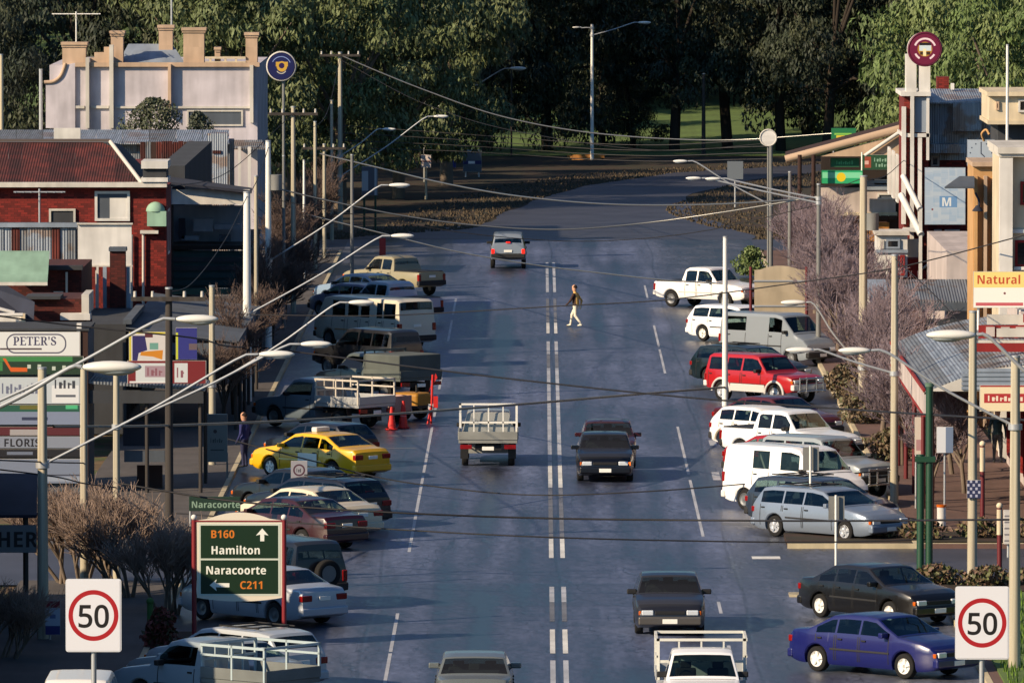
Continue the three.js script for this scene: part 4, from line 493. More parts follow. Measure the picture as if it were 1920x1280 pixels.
  { const fl = c.belt - .34, xr = c.tray ? -.3 : c.tub ? -.75 : Math.max(-h2 + .3, (c.rw ?? [-1])[0] - .05), xf = c.ws[1] - .12, hwi = c.W / 2 - .16, sx = c.tray ? .02 : c.ws[0] - .72; addL(g, 'cabin_floor', bx(xr, xf, fl - .06, fl, -hwi, hwi), M.cabin); addL(g, 'dashboard', rbx(xf - .28, xf, fl, c.belt - .03, -hwi, hwi, .04), M.cabin); const hs = Math.min(c.H - .16, c.belt + .3);
    const seat = (x, z, w) => addL(g, 'seat', merge([rbx(x - .08, x + .12, fl, hs - .14, z - w, z + w, .05), rbx(x - .05, x + .07, hs - .14, hs, z - Math.min(w, .13), z + Math.min(w, .13), .03), rbx(x, x + .5, fl, fl + .14, z - w, z + w, .04)]), M.seat); seat(sx, .37, .24); seat(sx, -.37, .24); if (!c.tray && xr < sx - .9) seat(sx - .82, 0, .6);
    addL(g, 'steering_wheel', new THREE.TorusGeometry(.18, .018, 6, 18).rotateY(Math.PI / 2).rotateZ(.4).translate(xf - .42, c.belt - .02, .37), M.black); }
  for (const a of c.ax) for (const z of [1, -1]) wheelParts(g, c.wr, a, z * (c.W / 2 - .13), o.alloy ?? 0);
  const zf = hw(h2 - .06, .6), zr = hw(-h2 + .06, .6), low = c.gc + .12, high = top(h2 - .06), lh = Math.min(.17, (high - low) * .35), ly = Math.max(low + .2, top(h2 - .05) - .03);
  addL(g, 'front_bumper', rbx(h2 - .14, h2 + .05, low - .02, low + .2, -zf - .03, zf + .03, .05), o.bumper ?? (o.bodyBumper ? body : M.rubber));
  addL(g, 'grille', rbx(h2 - .1, h2 + .015, low + .24, Math.max(low + .34, ly - .03), -zf * .5, zf * .5, .02), M.black);
  for (const z of [1, -1]) { addL(g, 'headlight', rbx(h2 - .16, h2 + .012, low + .23, Math.max(low + .36, ly - .02), z * zf * .54, z * zf * .93, .025), M.lamp); addL(g, 'indicator', rbx(h2 - .22, h2 - .03, low + .23, low + .34, z * zf * .94, z * (zf + .02), .02), o.signal === z ? M.amberOn : M.amber); }
  addL(g, 'number_plate', rbx(h2 + .03, h2 + .062, low + .02, low + .14, -.19, .19, .008), M.plate);
  if (!c.tray) {
    const by = Math.min(c.belt - .1, top(-h2 + .04) - .06);
    addL(g, 'rear_bumper', rbx(-h2 - .05, -h2 + .14, low - .02, low + .2, -zr - .03, zr + .03, .05), o.bumper ?? (o.bodyBumper ? body : M.rubber));
    for (const z of [1, -1]) addL(g, 'tail_light', rbx(-h2 - .014, -h2 + .12, by - (c.H > 1.6 ? .3 : .16), by, z * zr * (c.H > 1.6 ? .82 : .55), z * (zr + .012), .025), o.brake ? M.tailOn : M.tail);
    if (o.brake) addL(g, 'brake_light', rbx(c.rw[0] - .06, c.rw[0] + .02, top(c.rw[0]) + .1, top(c.rw[0]) + .16, -.1, .1, .01), M.tailOn);
    addL(g, 'number_plate', rbx(-h2 - .03, -h2, by - .15, by - .04, -.19, .19, .008), M.plate);
  }
  for (const z of [1, -1]) addL(g, 'mirror', rbx(c.ws[1] - .42, c.ws[1] - .28, c.belt + .02, c.belt + .15, z * (c.W / 2 - .08), z * (c.W / 2 + .17), .03), o.mirror ?? (o.bodyBumper ? body : M.black));
  for (const z of [1, -1]) addL(g, 'rub_strip', rbx(c.ax[0] + .45, c.ax[1] - .45, c.belt * .6, c.belt * .6 + .05, z * (c.W / 2 - .02), z * (c.W / 2 + .012), .01), o.strip ?? M.rubber);
  for (const [a] of (o.side ?? c.side)) for (const z of [1, -1]) addL(g, 'door_handle', rbx(a + .06, a + .2, c.belt - .12, c.belt - .08, z * (hw(a + .1, c.belt - .1) - .01), z * (hw(a + .1, c.belt - .1) + .03), .01), M.black);
  for (const z of [1, -1]) { const edges = (o.side ?? c.side).flatMap(([a, b]) => [a, b]).filter((e, i, l) => !i || Math.abs(e - l[i - 1]) > .12 || i % 2 === 0); for (const e of edges) { const cut = c.ax.some((a) => Math.abs(e - a) < c.wr + .08), lo = cut ? c.wr * 2 + .14 : c.gc + .12; addL(g, 'door_gap', grid(4, 1, (i, j) => { const y = lo + (c.belt - .01 - lo) * i; return [e + (j - .5) * .022, y, z * (hw(e, y) + .004)]; }), M.black); } }
  addL(g, 'bonnet_gap', grid(1, 10, (i, j) => { const s = c.ws[1] + .05 + i * .025, t = top(s), f = j * 2 - 1; return [s, t + .005 + .02 * (1 - f * f * .55), f * (hw(s, t - .045) - .1)]; }), M.black);
  if (o.skirt) for (const z of [1, -1]) { const q = c.ax[1] - c.ax[0] - 2 * (c.wr + .1); addL(g, 'side_skirt', rbx(c.ax[0] + c.wr + .1, c.ax[0] + c.wr + .1 + q, c.gc - .02, c.gc + .26, z * (c.W / 2 - .06), z * (c.W / 2 + .03), .03), o.skirt); for (const a of c.ax) addL(g, 'wheel_flare', new THREE.TorusGeometry(c.wr + .09, .05, 6, 18, Math.PI).translate(a, c.wr, z * (c.W / 2 - .01)), o.skirt); }
  if (c.tub) { addL(g, 'tub', bx(c.tub[0], c.tub[1], 1.0, 1.13, -c.W / 2 + .14, c.W / 2 - .14), M.black); }
  if (c.tray) {
    const x0 = -h2, x1 = -.5, w = o.trayW ?? .95, m = o.trayM ?? M.galv;
    addL(g, 'chassis', bx(x0 + .2, x1 + .2, .55, .72, -.42, .42), M.black); const t = addL(g, 'tray', rbx(x0, x1, .78, .9, -w, w, .02), m);
    for (const z of [1, -1]) addL(g, 'side_board', rbx(x0, x1, .9, 1.16, z * w - .025, z * w + .025, .01), m, t); addL(g, 'tailgate', rbx(x0 - .025, x0 + .025, .9, 1.16, -w, w, .01), m, t);
    const hb = o.rackH ?? 1.85, fr = o.rackM ?? m; addL(g, 'headboard', merge([bx(x1 - .05, x1, .9, hb, w - .07, w), bx(x1 - .05, x1, .9, hb, -w, -w + .07), bx(x1 - .05, x1, hb - .06, hb, -w, w), bx(x1 - .04, x1 - .01, 1.3, 1.36, -w, w), ...[-.5, 0, .5].map((z) => bx(x1 - .04, x1 - .01, .9, hb, z * w - .02, z * w + .02))]), fr, t);
    if (o.rack) addL(g, 'ladder_rack', merge([...[1, -1].flatMap((z) => [bx(x0, x0 + .05, .9, hb, z * w - .03, z * w + .03), bx(x0 + 1, x0 + 1.05, .9, hb, z * w - .03, z * w + .03), bx(x0, x1, hb - .06, hb, z * w - .03, z * w + .03), bx(x0, x1, 1.42, 1.47, z * w - .03, z * w + .03)]), bx(x0, x0 + .05, hb - .06, hb, -w, w)]), fr, t);
    for (const z of [1, -1]) addL(g, 'tail_light', rbx(x0 - .03, x0 + .03, .6, .74, z * w * .55, z * w * .95, .01), M.tail); addL(g, 'number_plate', rbx(x0 - .04, x0 - .01, .56, .68, -.19, .19, .008), M.plate); for (const z of [1, -1]) addL(g, 'mud_flap', bx(c.ax[0] - .48, c.ax[0] - .45, .25, .75, z * (w - .3), z * (w - .05)), M.black);
  }
  if (o.spare) { addL(g, 'spare_wheel', tyreG[c.wr].clone().rotateY(-Math.PI / 2).translate(-h2 - .16, 1.0, .1), M.tyre); addL(g, 'spare_hub', new THREE.CylinderGeometry(c.wr * .6, c.wr * .6, .12, 18).rotateZ(Math.PI / 2).translate(-h2 - .18, 1.0, .1), M.steel); }
  if (o.bullbar) addL(g, 'bull_bar', merge([bar(V(h2 + .12, .5, -.7), V(h2 + .12, .5, .7), .035), bar(V(h2 + .12, .95, -.6), V(h2 + .12, .95, .6), .035), ...[-.6, -.25, .25, .6].map((z) => bar(V(h2 + .12, .45, z), V(h2 + .12, 1.0, z), .03))]), M.chrome);
  if (o.roofRack) addL(g, 'roof_rack', merge([-1, 1].map((z) => bar(V(-1.5, c.H + .06, z * .58), V(-.1, c.H + .06, z * .58), .02)).concat([-1.3, -.7, -.2].map((x) => bar(V(x, c.H + .06, -.6), V(x, c.H + .06, .6), .02)))), M.black);
  if (o.extra) o.extra(g, c, { top, hw, body });
  return g;
}
const parkR = (g, u, v, deg = 48) => { g.position.copy(G(u, v)); g.rotation.y = -deg * Math.PI / 180; return g; };
const parkL = (g, u, v, deg = 48) => { g.position.copy(G(u, v)); g.rotation.y = Math.PI - deg * Math.PI / 180; return g; };
const drive = (g, u, v, away, d = 0) => { g.position.copy(G(u, v)); g.rotation.y = (away ? 1 : -1) * Math.PI / 2 + d; return g; };
// moving along the street
drive(vehicle('fourwd', 'small_wagon', 'small silver wagon with lit red brake lights driving away', 'car', '#76808c', { brake: true, shape: { H: 1.66, W: 1.72 } }), 953, 500, true);
drive(vehicle('flatbed', 'flatbed_ute', 'dusty grey flatbed ute driving away with a white headboard frame', 'ute', '#8d8f8c', { trayM: std('#8b8d88', .6, { map: tGrime }), rackM: M.poleWhite, rackH: 1.95 }), 916, 866, true);
drive(vehicle('sedan', 'sedan', 'black sedan with a lit orange indicator coming up the street', 'car', '#06070a', { signal: -1, bodyBumper: true, bumper: paint('#101116') }), 1134, 895, false);
drive(vehicle('sedan', 'sedan', 'dark red sedan following close behind the black sedan', 'car', '#33090f', { bodyBumper: true }), 1140, 870, false);
drive(vehicle('sedan', 'sedan', 'dark grey sedan with pale headlights crossing the intersection', 'car', '#1d1e23', { bumper: paint('#4d4a46') }), 1254, 1178, false);
drive(vehicle('flatbed', 'flatbed_ute', 'white flatbed ute with tall rack posts coming up the street', 'ute', '#dfe1e4', { rack: true, rackM: std('#cfcfc6', .6), rackH: 1.86, trayW: 1.03 }), 1316, 1352, false);
drive(vehicle('sedan', 'sedan', 'grey green sedan driving away in front of the white rack ute', 'car', '#5d6465', { bodyBumper: true }), 890, 1336, true);
// parked on the right, from the far end
parkR(vehicle('dualcab', 'dual_cab_ute', 'white dual cab ute standing alone at the far end', 'ute', '#eceae6', { strip: M.offwhite, bumper: M.white }), 1332, 576, 40);
parkR(vehicle('wagon', 'wagon', 'white wagon parked behind the thin white pole', 'car', '#eeeef0', { alloy: 2, bodyBumper: true }), 1392, 640, 46);
parkR(vehicle('van', 'canopy_ute', 'grey van with one dark square side window beside beige sign back', 'van', '#7d858c', { side: [[-1.9, -.9], [.3, .98]] }), 1458, 682, 44);
parkR(vehicle('wagon', 'wagon', 'dark green wagon parked just beyond the red four wheel drive', 'car', '#101e22', { roofRack: true }), 1408, 722, 46);
parkR(vehicle('fourwd', 'four_wheel_drive', 'red four wheel drive with pale lower panels and bull bar', 'car', '#a01318', { skirt: std('#b9b6b2', .5), bumper: std('#c9c6c2', .5), bullbar: true, alloy: 1, shape: { H: 1.72 } }), 1434, 753, 46);
parkR(vehicle('sedan', 'sedan', 'dark maroon sedan tucked in next to red four wheel drive', 'car', '#470e13'), 1458, 822, 47);
parkR(vehicle('hatch', 'hatchback', 'white hatchback with beige lower door beside maroon sedan', 'car', '#e8e6e2', { skirt: std('#8d8575', .6) }), 1438, 842, 47);
parkR(vehicle('dualcab', 'dual_cab_ute', 'white ute with red sedan showing through its cab', 'ute', '#e9ecef', { strip: M.offwhite }), 1484, 868, 47);
parkR(vehicle('sedan', 'sedan', 'bright red sedan almost hidden behind the white van', 'car', '#8e1016'), 1486, 900, 47);
parkR(vehicle('fourwd', 'four_wheel_drive', 'silver four wheel drive nosed in beyond the white van', 'car', '#8a9296', { bullbar: true }), 1552, 930, 46);
parkR(vehicle('van', 'delivery_van', 'plain white delivery van with two dark side windows', 'van', '#f1f1f0', { strip: M.offwhite, bumper: M.white }), 1492, 958, 47);
parkR(vehicle('wagon', 'wagon', 'dark blue-grey wagon squeezed beside the white van', 'car', '#28313e', { roofRack: true }), 1542, 988, 46);
parkR(vehicle('wagon', 'wagon', 'pale metallic blue wagon parked behind the kerb island posts', 'car', '#7c8898', { paint: { metalness: .3 }, bodyBumper: true, roofRack: true, alloy: 1 }), 1557, 1008, 46);
parkR(vehicle('sedan', 'sedan', 'charcoal sedan with white wheels beside the fifty sign', 'car', '#100f0e', { alloy: 2, bodyBumper: true }), 1650, 1161, 52);
parkR(vehicle('sedan', 'sedan', 'royal blue sedan with large pale wheels', 'car', '#121858', { alloy: 2, bodyBumper: true, glass: M.tintGlass }), 1657, 1261, 43);
// parked on the left, from the far end
parkL(vehicle('dualcab', 'utility', 'beige ute with pale tailgate farthest along the left kerb', 'ute', '#8c8468'), 738, 552, 46);
parkL(vehicle('sedan', 'sedan', 'powder blue sedan between beige ute and the camper van', 'car', '#7b8fa6'), 680, 574, 46);
parkL(vehicle('dualcab', 'dual_cab_ute', 'pale blue ute with white cab frame beside camper van', 'ute', '#a9b7c4', { strip: M.bluegrey }), 728, 604, 46);
parkL(vehicle('hatch', 'hatchback', 'lilac grey hatchback parked close to the pale blue ute', 'car', '#7d7f92'), 660, 592, 46);
parkL(vehicle('camper', 'camper_van', 'cream camper van with a row of dark square windows', 'camper van', '#c9c4b4', { strip: M.ochre }), 702, 652, 50);
parkL(vehicle('fourwd', 'four_wheel_drive', 'black four wheel drive with pale roof beside camper van', 'car', '#16181d'), 690, 705, 48);
parkL(vehicle('flatbed', 'tray_truck', 'grey green tray truck with high canvas sides', 'truck', '#4a5250', { trayM: std('#59615e', .9, { map: tGrime }), trayW: 1.0, extra: (g) => { addL(g, 'canvas_side', rbx(-2.45, -.55, 1.1, 1.72, -1, 1, .05), std('#565d5a', .9, { map: tGrime })); } }), 704, 748, 48);
parkL(vehicle('flatbed', 'flatbed_ute', 'blue-grey flatbed ute with bare pipe rack beside pink trailer', 'ute', '#5d6a76', { rack: true, rackM: std('#b9b2a6', .6), rackH: 1.75 }), 604, 800, 40);
parkL(vehicle('hatch', 'hatchback', 'dark navy hatchback parked just beyond the yellow taxi', 'car', '#0b0f1a'), 602, 872, 46);
parkL(vehicle('sedan', 'taxi', 'bright yellow taxi with white roof light', 'taxi', '#d8a60c', { alloy: 2, bodyBumper: true, strip: std('#e8d98c', .5), extra: (g) => { addL(g, 'roof_light', rbx(-.15, .1, 1.44, 1.6, -.3, .3, .04), M.white); addL(g, 'door_emblem', new THREE.PlaneGeometry(.85, .4).translate(-.35, .62, .925), std('#f2efe2', .5)); addL(g, 'door_emblem', new THREE.PlaneGeometry(.85, .4).rotateY(Math.PI).translate(-.35, .62, -.925), std('#f2efe2', .5)); } }), 600, 894, 44);
parkL(vehicle('sedan', 'sedan', 'black sedan parked just in front of the yellow taxi', 'car', '#07080a'), 566, 966, 47);
parkL(vehicle('wagon', 'wagon', 'midnight blue wagon with shining roof between taxi and red sedan', 'car', '#080c18', { roofRack: true }), 594, 984, 47);
parkL(vehicle('sedan', 'sedan', 'cream and maroon sedan mostly behind the dark red one', 'car', '#c9bda4', { bumper: std('#c9bda4', .5) }), 578, 1004, 47);
parkL(vehicle('sedan', 'sedan', 'dark red sedan parked behind the green direction sign', 'car', '#2e0406', { bodyBumper: true }), 547, 1024, 47);
parkL(vehicle('fourwd', 'four_wheel_drive', 'navy four wheel drive with spare wheel on its back', 'car', '#10151e', { spare: true }), 516, 1134, 56);
parkL(vehicle('sedan', 'sedan', 'silver white sedan seen under the direction sign', 'car', '#aab2bd', { bodyBumper: true, paint: { metalness: .2 } }), 492, 1164, 46);
parkL(vehicle('wagon', 'wagon', 'silver grey wagon with roof rails beside the pipe rack ute', 'car', '#a9b0b6', { roofRack: true, bodyBumper: true }), 440, 1287, 46);
parkL(vehicle('flatbed', 'flatbed_ute', 'weathered grey flatbed ute with bare pipe rack below direction sign', 'ute', '#7f8d98', { rack: true, rackM: std('#9fb0b6', .5), rackH: 1.7, trayM: std('#6d7373', .7, { map: tGrime }) }), 398, 1334, 40);
parkL(vehicle('sedan', 'sedan', 'pale grey sedan wedged between pipe rack ute and silver wagon', 'car', '#8e979c', { bodyBumper: true }), 404, 1310, 46);
drive(vehicle('fourwd', 'four_wheel_drive', 'white four wheel drive with dark rear window below the left speed sign', 'car', '#e6e3dc', {}), 152, 1412, true);
{ // trailer, skip and barriers behind the flatbed ute
  let p = G(720, 792), g = thing('box_trailer', 'pale pink box trailer hitched behind the pipe rack ute', 'trailer', p); addL(g, 'box', merge([bx(-.75, .75, .45, .95, -.6, -.56), bx(-.75, .75, .45, .95, .56, .6), bx(-.75, -.71, .45, .95, -.56, .56), bx(.71, .75, .45, .95, -.56, .56), bx(-.75, .75, .41, .45, -.6, .6)]), std('#a98a80', .7, { map: tGrime })); addL(g, 'drawbar', bar(V(-.75, .43, 0), V(-1.7, .43, 0), .04), M.black); for (const z of [.68, -.68]) wheelParts(g, .29, 0, z, 0); g.rotation.y = -.65;
  p = G(772, 786); g = thing('mobile_compressor', 'yellow road works compressor on small wheels', 'compressor', p); addL(g, 'hood', rbx(-.55, .55, .4, .95, -.45, .45, .12), std('#9a6b12', .6)); addL(g, 'skirt_band', bx(-.56, .56, .42, .52, -.46, .46), M.black); addL(g, 'exhaust', bar(V(.2, .9, 0), V(.2, 1.2, 0), .04), M.black); for (const z of [.5, -.5]) wheelParts(g, .29, 0, z, 0); g.rotation.y = -.6;
  const cone = (label, u, v, h, m) => { const q = G(u, v), k = thing('traffic_cone', label, 'traffic cone', q, 'traffic cones'); addL(k, 'cone', new THREE.LatheGeometry([[.02, h], [.05, h], [.16, .05], [.22, .05], [.22, 0], [0, 0]].map(([a, b]) => new THREE.Vector2(a, b)), 14), m); addL(k, 'band', new THREE.CylinderGeometry(.085, .115, .14, 14, 1, true).translate(0, h * .52, 0), M.white); };
  const red = std('#c11d18', .6); cone('red traffic cone on the road below the pink trailer', 734, 806, .8, red); cone('red traffic cone on the road below the pink trailer', 756, 803, .95, red);
  p = G(808, 794); g = thing('lane_barrier', 'tall red and white barrier frame standing at the lane edge', 'barrier', p); addL(g, 'pole', bar(V(0, 0, 0), V(.06, 1.7, 0), .04), red); addL(g, 'flag', slab([V(.0, 1.25, 0), V(.22, 1.6, 0), V(.16, 1.75, 0), V(-.08, 1.1, 0)], .02), red); addL(g, 'board', bx(.08, .24, .55, .95, -.02, .02), red); addL(g, 'white_band', bx(-.1, .08, .5, .68, -.025, .025), M.white); addL(g, 'leg', bar(V(-.12, 0, .2), V(0, .6, 0), .03), red); addL(g, 'leg', bar(V(-.1, 0, -.25), V(0, .6, 0), .03), red);
}
// ---------- poles, street lamps, wires ----------
function luminaire(g, tip, dir, len, par) {          // a long cobra-head lantern
  const c = tip.clone().addScaledVector(dir, len / 2), r = len * .105;
  const q = new THREE.SphereGeometry(1, 16, 10).scale(len / 2, r, len * .17).translate(0, 0, 0), a = Math.atan2(-dir.z, dir.x);
  const l = add(g, 'lantern', merge([q]).rotateY(a).translate(c.x, c.y, c.z), M.lumi);
  add(g, 'lens', new THREE.SphereGeometry(1, 14, 8).scale(len * .32, r * .8, len * .13).rotateY(a).translate(c.x + dir.x * len * .08, c.y - r * .55, c.z), M.lens, l);
}
function pole(label, u, D, vt, o = {}) {             // vt: row of its top
  const b = W(u, 640, D), top = W(u, vt, D).y, y0 = D < 190 ? gh(D) - .2 : Math.abs(b.x) > RX ? .13 : 0, g = thing(o.name ?? 'power_pole', label, o.cat ?? 'pole', V(b.x, y0, -D), o.group);
  const r = o.r ?? .13; add(g, 'shaft', bar(V(b.x, y0, -D), V(b.x, top, -D), r, r * .72, 12), o.m ?? M.pole);
  if (o.cap !== false) add(g, 'cap', new THREE.CylinderGeometry(r * .8, r * .8, .05, 12).translate(b.x, top, -D), M.galv);
  for (const f of o.cross ?? []) { const y = top - f; add(g, 'crossarm', bx(b.x - 1.05, b.x + 1.05, y - .06, y + .06, -D + r * .7, -D + r * .7 + .1), M.poleDark); for (const k of [-.95, -.45, .45, .95]) add(g, 'insulator', new THREE.CylinderGeometry(.04, .05, .16, 8).translate(b.x + k, y + .14, -D + r * .7 + .05), M.offwhite); }
  for (const [v0, u1, v1, len] of o.arms ?? []) {
    const a = W(u, v0, D), s = Math.sign(u1 - u), e = W(u1, v1, D), k = Math.min(.5, Math.abs(e.x - a.x) * .18);
    add(g, 'lamp_arm', tube([a, a.clone().lerp(e, .5), e.clone().add(V(-s * k * .7, -.03, 0)), e.clone().add(V(-s * k * .3, .02, 0)), e], .038, 20), M.galv);
    add(g, 'arm_collar', new THREE.CylinderGeometry(r * 1.15, r * 1.15, .14, 12).translate(b.x, a.y, -D), M.galv);
    luminaire(g, e, V(s, 0, 0), len ?? .85);
  }
  if (o.box) add(g, 'transformer', new THREE.CylinderGeometry(.22, .22, .6, 14).translate(b.x + .32, top - 1.6, -D + .1), M.poleGrey);
  return g;
}
// left side
pole('street lamp with a long raking arm beside the painted boards', -60, 124, 640, { name: 'street_lamp', cat: 'street lamp', arms: [[790, 152, 688, .88]] });
pole('street lamp whose arm rakes up past the white lettered board', -70, 168, 560, { name: 'street_lamp', cat: 'street lamp', arms: [[782, 328, 598, .86]] });
pole('pale timber pole with long lamp arm beside the left speed sign', 78, 214, 690, { name: 'street_lamp', cat: 'street lamp', r: .15, arms: [[872, 484, 664, .92]] });
pole('pale timber pole standing in front of the corner shop boards', 156, 226, 690, { r: .12 });
pole('slim pale pole with lamp arm in front of the shaded doorway', 217, 229, 702, { name: 'street_lamp', cat: 'street lamp', r: .11, arms: [[800, 562, 645, .86]] });
pole('dark timber pole in front of the purple picture sign', 316, 241, 540, { r: .13, m: M.poleDark, cross: [.3] });
pole('pale pole with raking lamp arm beside the deep blue sign', 397, 274, 536, { name: 'street_lamp', cat: 'street lamp', r: .12, arms: [[722, 652, 567, .85]] });
pole('thick white pole at the corner of the verandah shop', 463, 305, 360, { name: 'street_lamp', cat: 'street lamp', r: .17, m: M.poleWhite, arms: [[590, 732, 442, .85]] });
pole('tall pale pole with lamp arm beyond the verandah shop', 503, 330, 264, { name: 'street_lamp', cat: 'street lamp', r: .14, m: M.poleWhite, arms: [[490, 728, 347, .85]], box: true });
pole('tall timber pole with crossarm beside bare street trees', 550, 362, 200, { r: .12, cross: [.3] });
pole('slender pale pole between two taller timber poles', 591, 398, 228, { r: .1 });
pole('thin grey pole next to the tallest crossarm pole', 622, 428, 188, { r: .1 });
pole('tallest pale pole with crossarm and two lamp arms', 638, 440, 98, { name: 'street_lamp', cat: 'street lamp', r: .14, cross: [.15], arms: [[292, 716, 242, .72], [330, 812, 218, .8]] });
pole('faint grey pole with lamp arm in front of dark trees', 797, 505, 136, { name: 'street_lamp', cat: 'street lamp', r: .11, m: M.poleGrey, arms: [[212, 955, 128, 1.0]] });
pole('short grey pole at the grass verge before the bend', 660, 372, 290, { r: .09, m: M.poleGrey }); pole('thin white post among the bare left street trees', 570, 385, 300, { r: .07, m: M.poleWhite }); pole('squat pale pole between the white thick pole and trees', 480, 318, 330, { r: .09 });
pole('tall grey highway lamp with double arm at the road bend', 1110, 540, 46, { name: 'street_lamp', cat: 'street lamp', r: .12, m: M.poleWhite, arms: [[66, 1196, 42, .85], [52, 1088, 51, .5]] });
pole('slim grey pole close beside the tall timber crossarm pole', 532, 350, 292, { r: .08, m: M.poleGrey }); pole('short pale pole with crossarm among the bare left trees', 608, 410, 270, { r: .1, cross: [.2] });
// right side
pole('thin white pole rising in front of the parked white wagon', 1360, 304, 444, { r: .11, m: M.poleWhite, cap: true }).children.length;
pole('pale pole behind the round white mirror sign', 1445, 398, 245, { name: 'street_lamp', cat: 'street lamp', r: .12, m: M.poleGrey, arms: [[384, 1290, 302, .7]] });
pole('slender grey pole among bare trees beside the service station', 1481, 368, 322, { r: .1, m: M.poleGrey });
pole('grey pole carrying a pair of lamp arms over the road', 1535, 328, 345, { name: 'street_lamp', cat: 'street lamp', r: .1, m: M.poleGrey, arms: [[372, 1352, 335, .62], [380, 1316, 334, .62]] });
pole('stout pale pole with dark fitting in front of the service station', 1619, 300, 330, { name: 'street_lamp', cat: 'street lamp', r: .17, m: M.pole, box: true, arms: [[690, 1512, 567, .9]] });
pole('dark sided timber pole in front of the slate verandah', 1678, 258, 478, { name: 'street_lamp', cat: 'street lamp', r: .13, arms: [[700, 1526, 656, .85]] });
pole('pale timber pole in the grass verge with a small blue sign', 1825, 232, 584, { r: .14, cross: [] });
pole('pale timber pole with lamp arm in front of cream verandah sign', 1905, 206, 668, { name: 'street_lamp', cat: 'street lamp', r: .15, arms: [[800, 1634, 657, .8]] });
pole('street lamp with a large pale head beside red verandah roof', 2010, 148, 580, { name: 'street_lamp', cat: 'street lamp', arms: [[760, 1832, 628, .88]] });
pole('brown timber pole standing before the sunlit paddock', 1319, 548, 138, { r: .14, m: M.poleDark }); pole('thin pole with pale top at the dark tree edge', 797 + 162, 545, 60, { r: .06, m: M.poleDark });
pole('slim pole rising beside the cream upper storey', 1888, 330, 84, { r: .07, m: M.poleWhite }); pole('grey post in front of dark trees left of lilac hotel', 77, 424, 130, { r: .11, m: M.galv }); pole('cream post at the left edge of the iron shed', 3, 400, 102, { r: .13, m: M.cream });
{ // double green post
  const a = G(1733, 1092), g = thing('green_sign_post', 'pair of tall dark green posts beside the kerb island', 'post', a); for (const [dx, h] of [[-.1, 3.5], [.14, 5.4]]) add(g, 'post', bar(V(a.x + dx, 0, a.z), V(a.x + dx, h, a.z), .1), M.green); add(g, 'bracket', bx(a.x - .25, a.x + .3, 3.3, 3.45, a.z - .08, a.z + .14), M.green); add(g, 'cap', new THREE.CylinderGeometry(.12, .12, .1, 12).translate(a.x + .14, 5.4, a.z), M.sage);
}
const wire = (label, pts, m, r, group) => { const o = solo('overhead_wire', label, 'wire', tube(pts.map(([u, v, D]) => W(u, v, D)), r, 60, 5), m, group); return o; };
wire('pale cable from the tallest left pole over the far trees', [[640, 104, 440], [700, 130, 436], [800, 170, 428], [930, 215, 420], [1080, 245, 412], [1250, 260, 405], [1380, 262, 402], [1560, 250, 400]], M.wireL, .032);
wire('bright pale cable sagging above the far silver wagon', [[600, 288, 398], [700, 312, 385], [850, 347, 370], [1000, 371, 355], [1150, 383, 345], [1300, 384, 338], [1420, 379, 332], [1535, 370, 328]], M.wireL, .034);
wire('bright pale cable with deepest sag across the far road', [[505, 350, 330], [620, 377, 330], [760, 405, 330], [900, 423, 330], [1050, 430, 330], [1200, 419, 330], [1360, 397, 329], [1535, 368, 328]], M.wireL, .032);
wire('pale cable slanting down from left poles to white pole', [[575, 402, 385], [700, 433, 370], [850, 470, 350], [1000, 496, 332], [1130, 512, 318], [1250, 525, 310], [1360, 532, 304]], M.wireL, .028);
wire('long grey cable crossing above the yellow taxi', [[100, 800, 230], [260, 799, 238], [450, 793, 248], [560, 788, 252], [740, 776, 258], [950, 760, 264], [1150, 743, 280], [1360, 726, 304]], std('#7d7c72', .7), .04);
for (const [label, p, r] of [['black wire passing below the red barrier frame', [[463, 648, 305], [620, 668, 295], [760, 686, 285], [1000, 715, 270], [1300, 746, 256], [1600, 768, 246], [1930, 788, 206]], .03],
  ['black wire sagging just above the black sedan', [[397, 815, 274], [590, 865, 268], [760, 904, 262], [1000, 928, 258], [1200, 922, 257], [1400, 907, 257], [1678, 880, 258]], .022],
  ['black wire running level across the near lanes', [[217, 905, 229], [400, 935, 228], [530, 948, 227], [760, 962, 226], [1000, 971, 226], [1400, 976, 224], [1920, 974, 206]], .028],
  ['lowest black wire just beyond the intersection', [[330, 962, 238], [530, 978, 236], [700, 990, 234], [1000, 1006, 232], [1300, 1014, 232], [1560, 1016, 232], [1825, 1008, 232]], .022],
  ['thin black wire rising towards the pale yellow sign', [[463, 590, 305], [700, 592, 300], [840, 586, 296], [1060, 573, 292], [1250, 562, 288], [1480, 532, 284], [1690, 500, 280], [1925, 440, 276]], .022],
  ['black wire running above the purple picture sign', [[-20, 590, 240], [100, 606, 241], [250, 622, 241], [316, 628, 241], [420, 648, 262], [463, 650, 305]], .025],
  ['black service wire crossing the left pale poles', [[-20, 878, 215], [78, 890, 214], [156, 906, 222], [217, 914, 229]], .02], ['upper black service wire on the left pale poles', [[-20, 862, 212], [78, 866, 214], [156, 868, 226]], .02]]) wire(label, p, M.wireD, r);
for (let i = 0; i < 4; i++) wire('thin dark wire strung across in front of far trees', [[640, 235 + i * 14, 440], [850, 250 + i * 11, 440], [1100, 268 + i * 10, 440], [1445, 262 + i * 12, 398]], std('#3c3a3a', .8), .018, 'far dark wires');
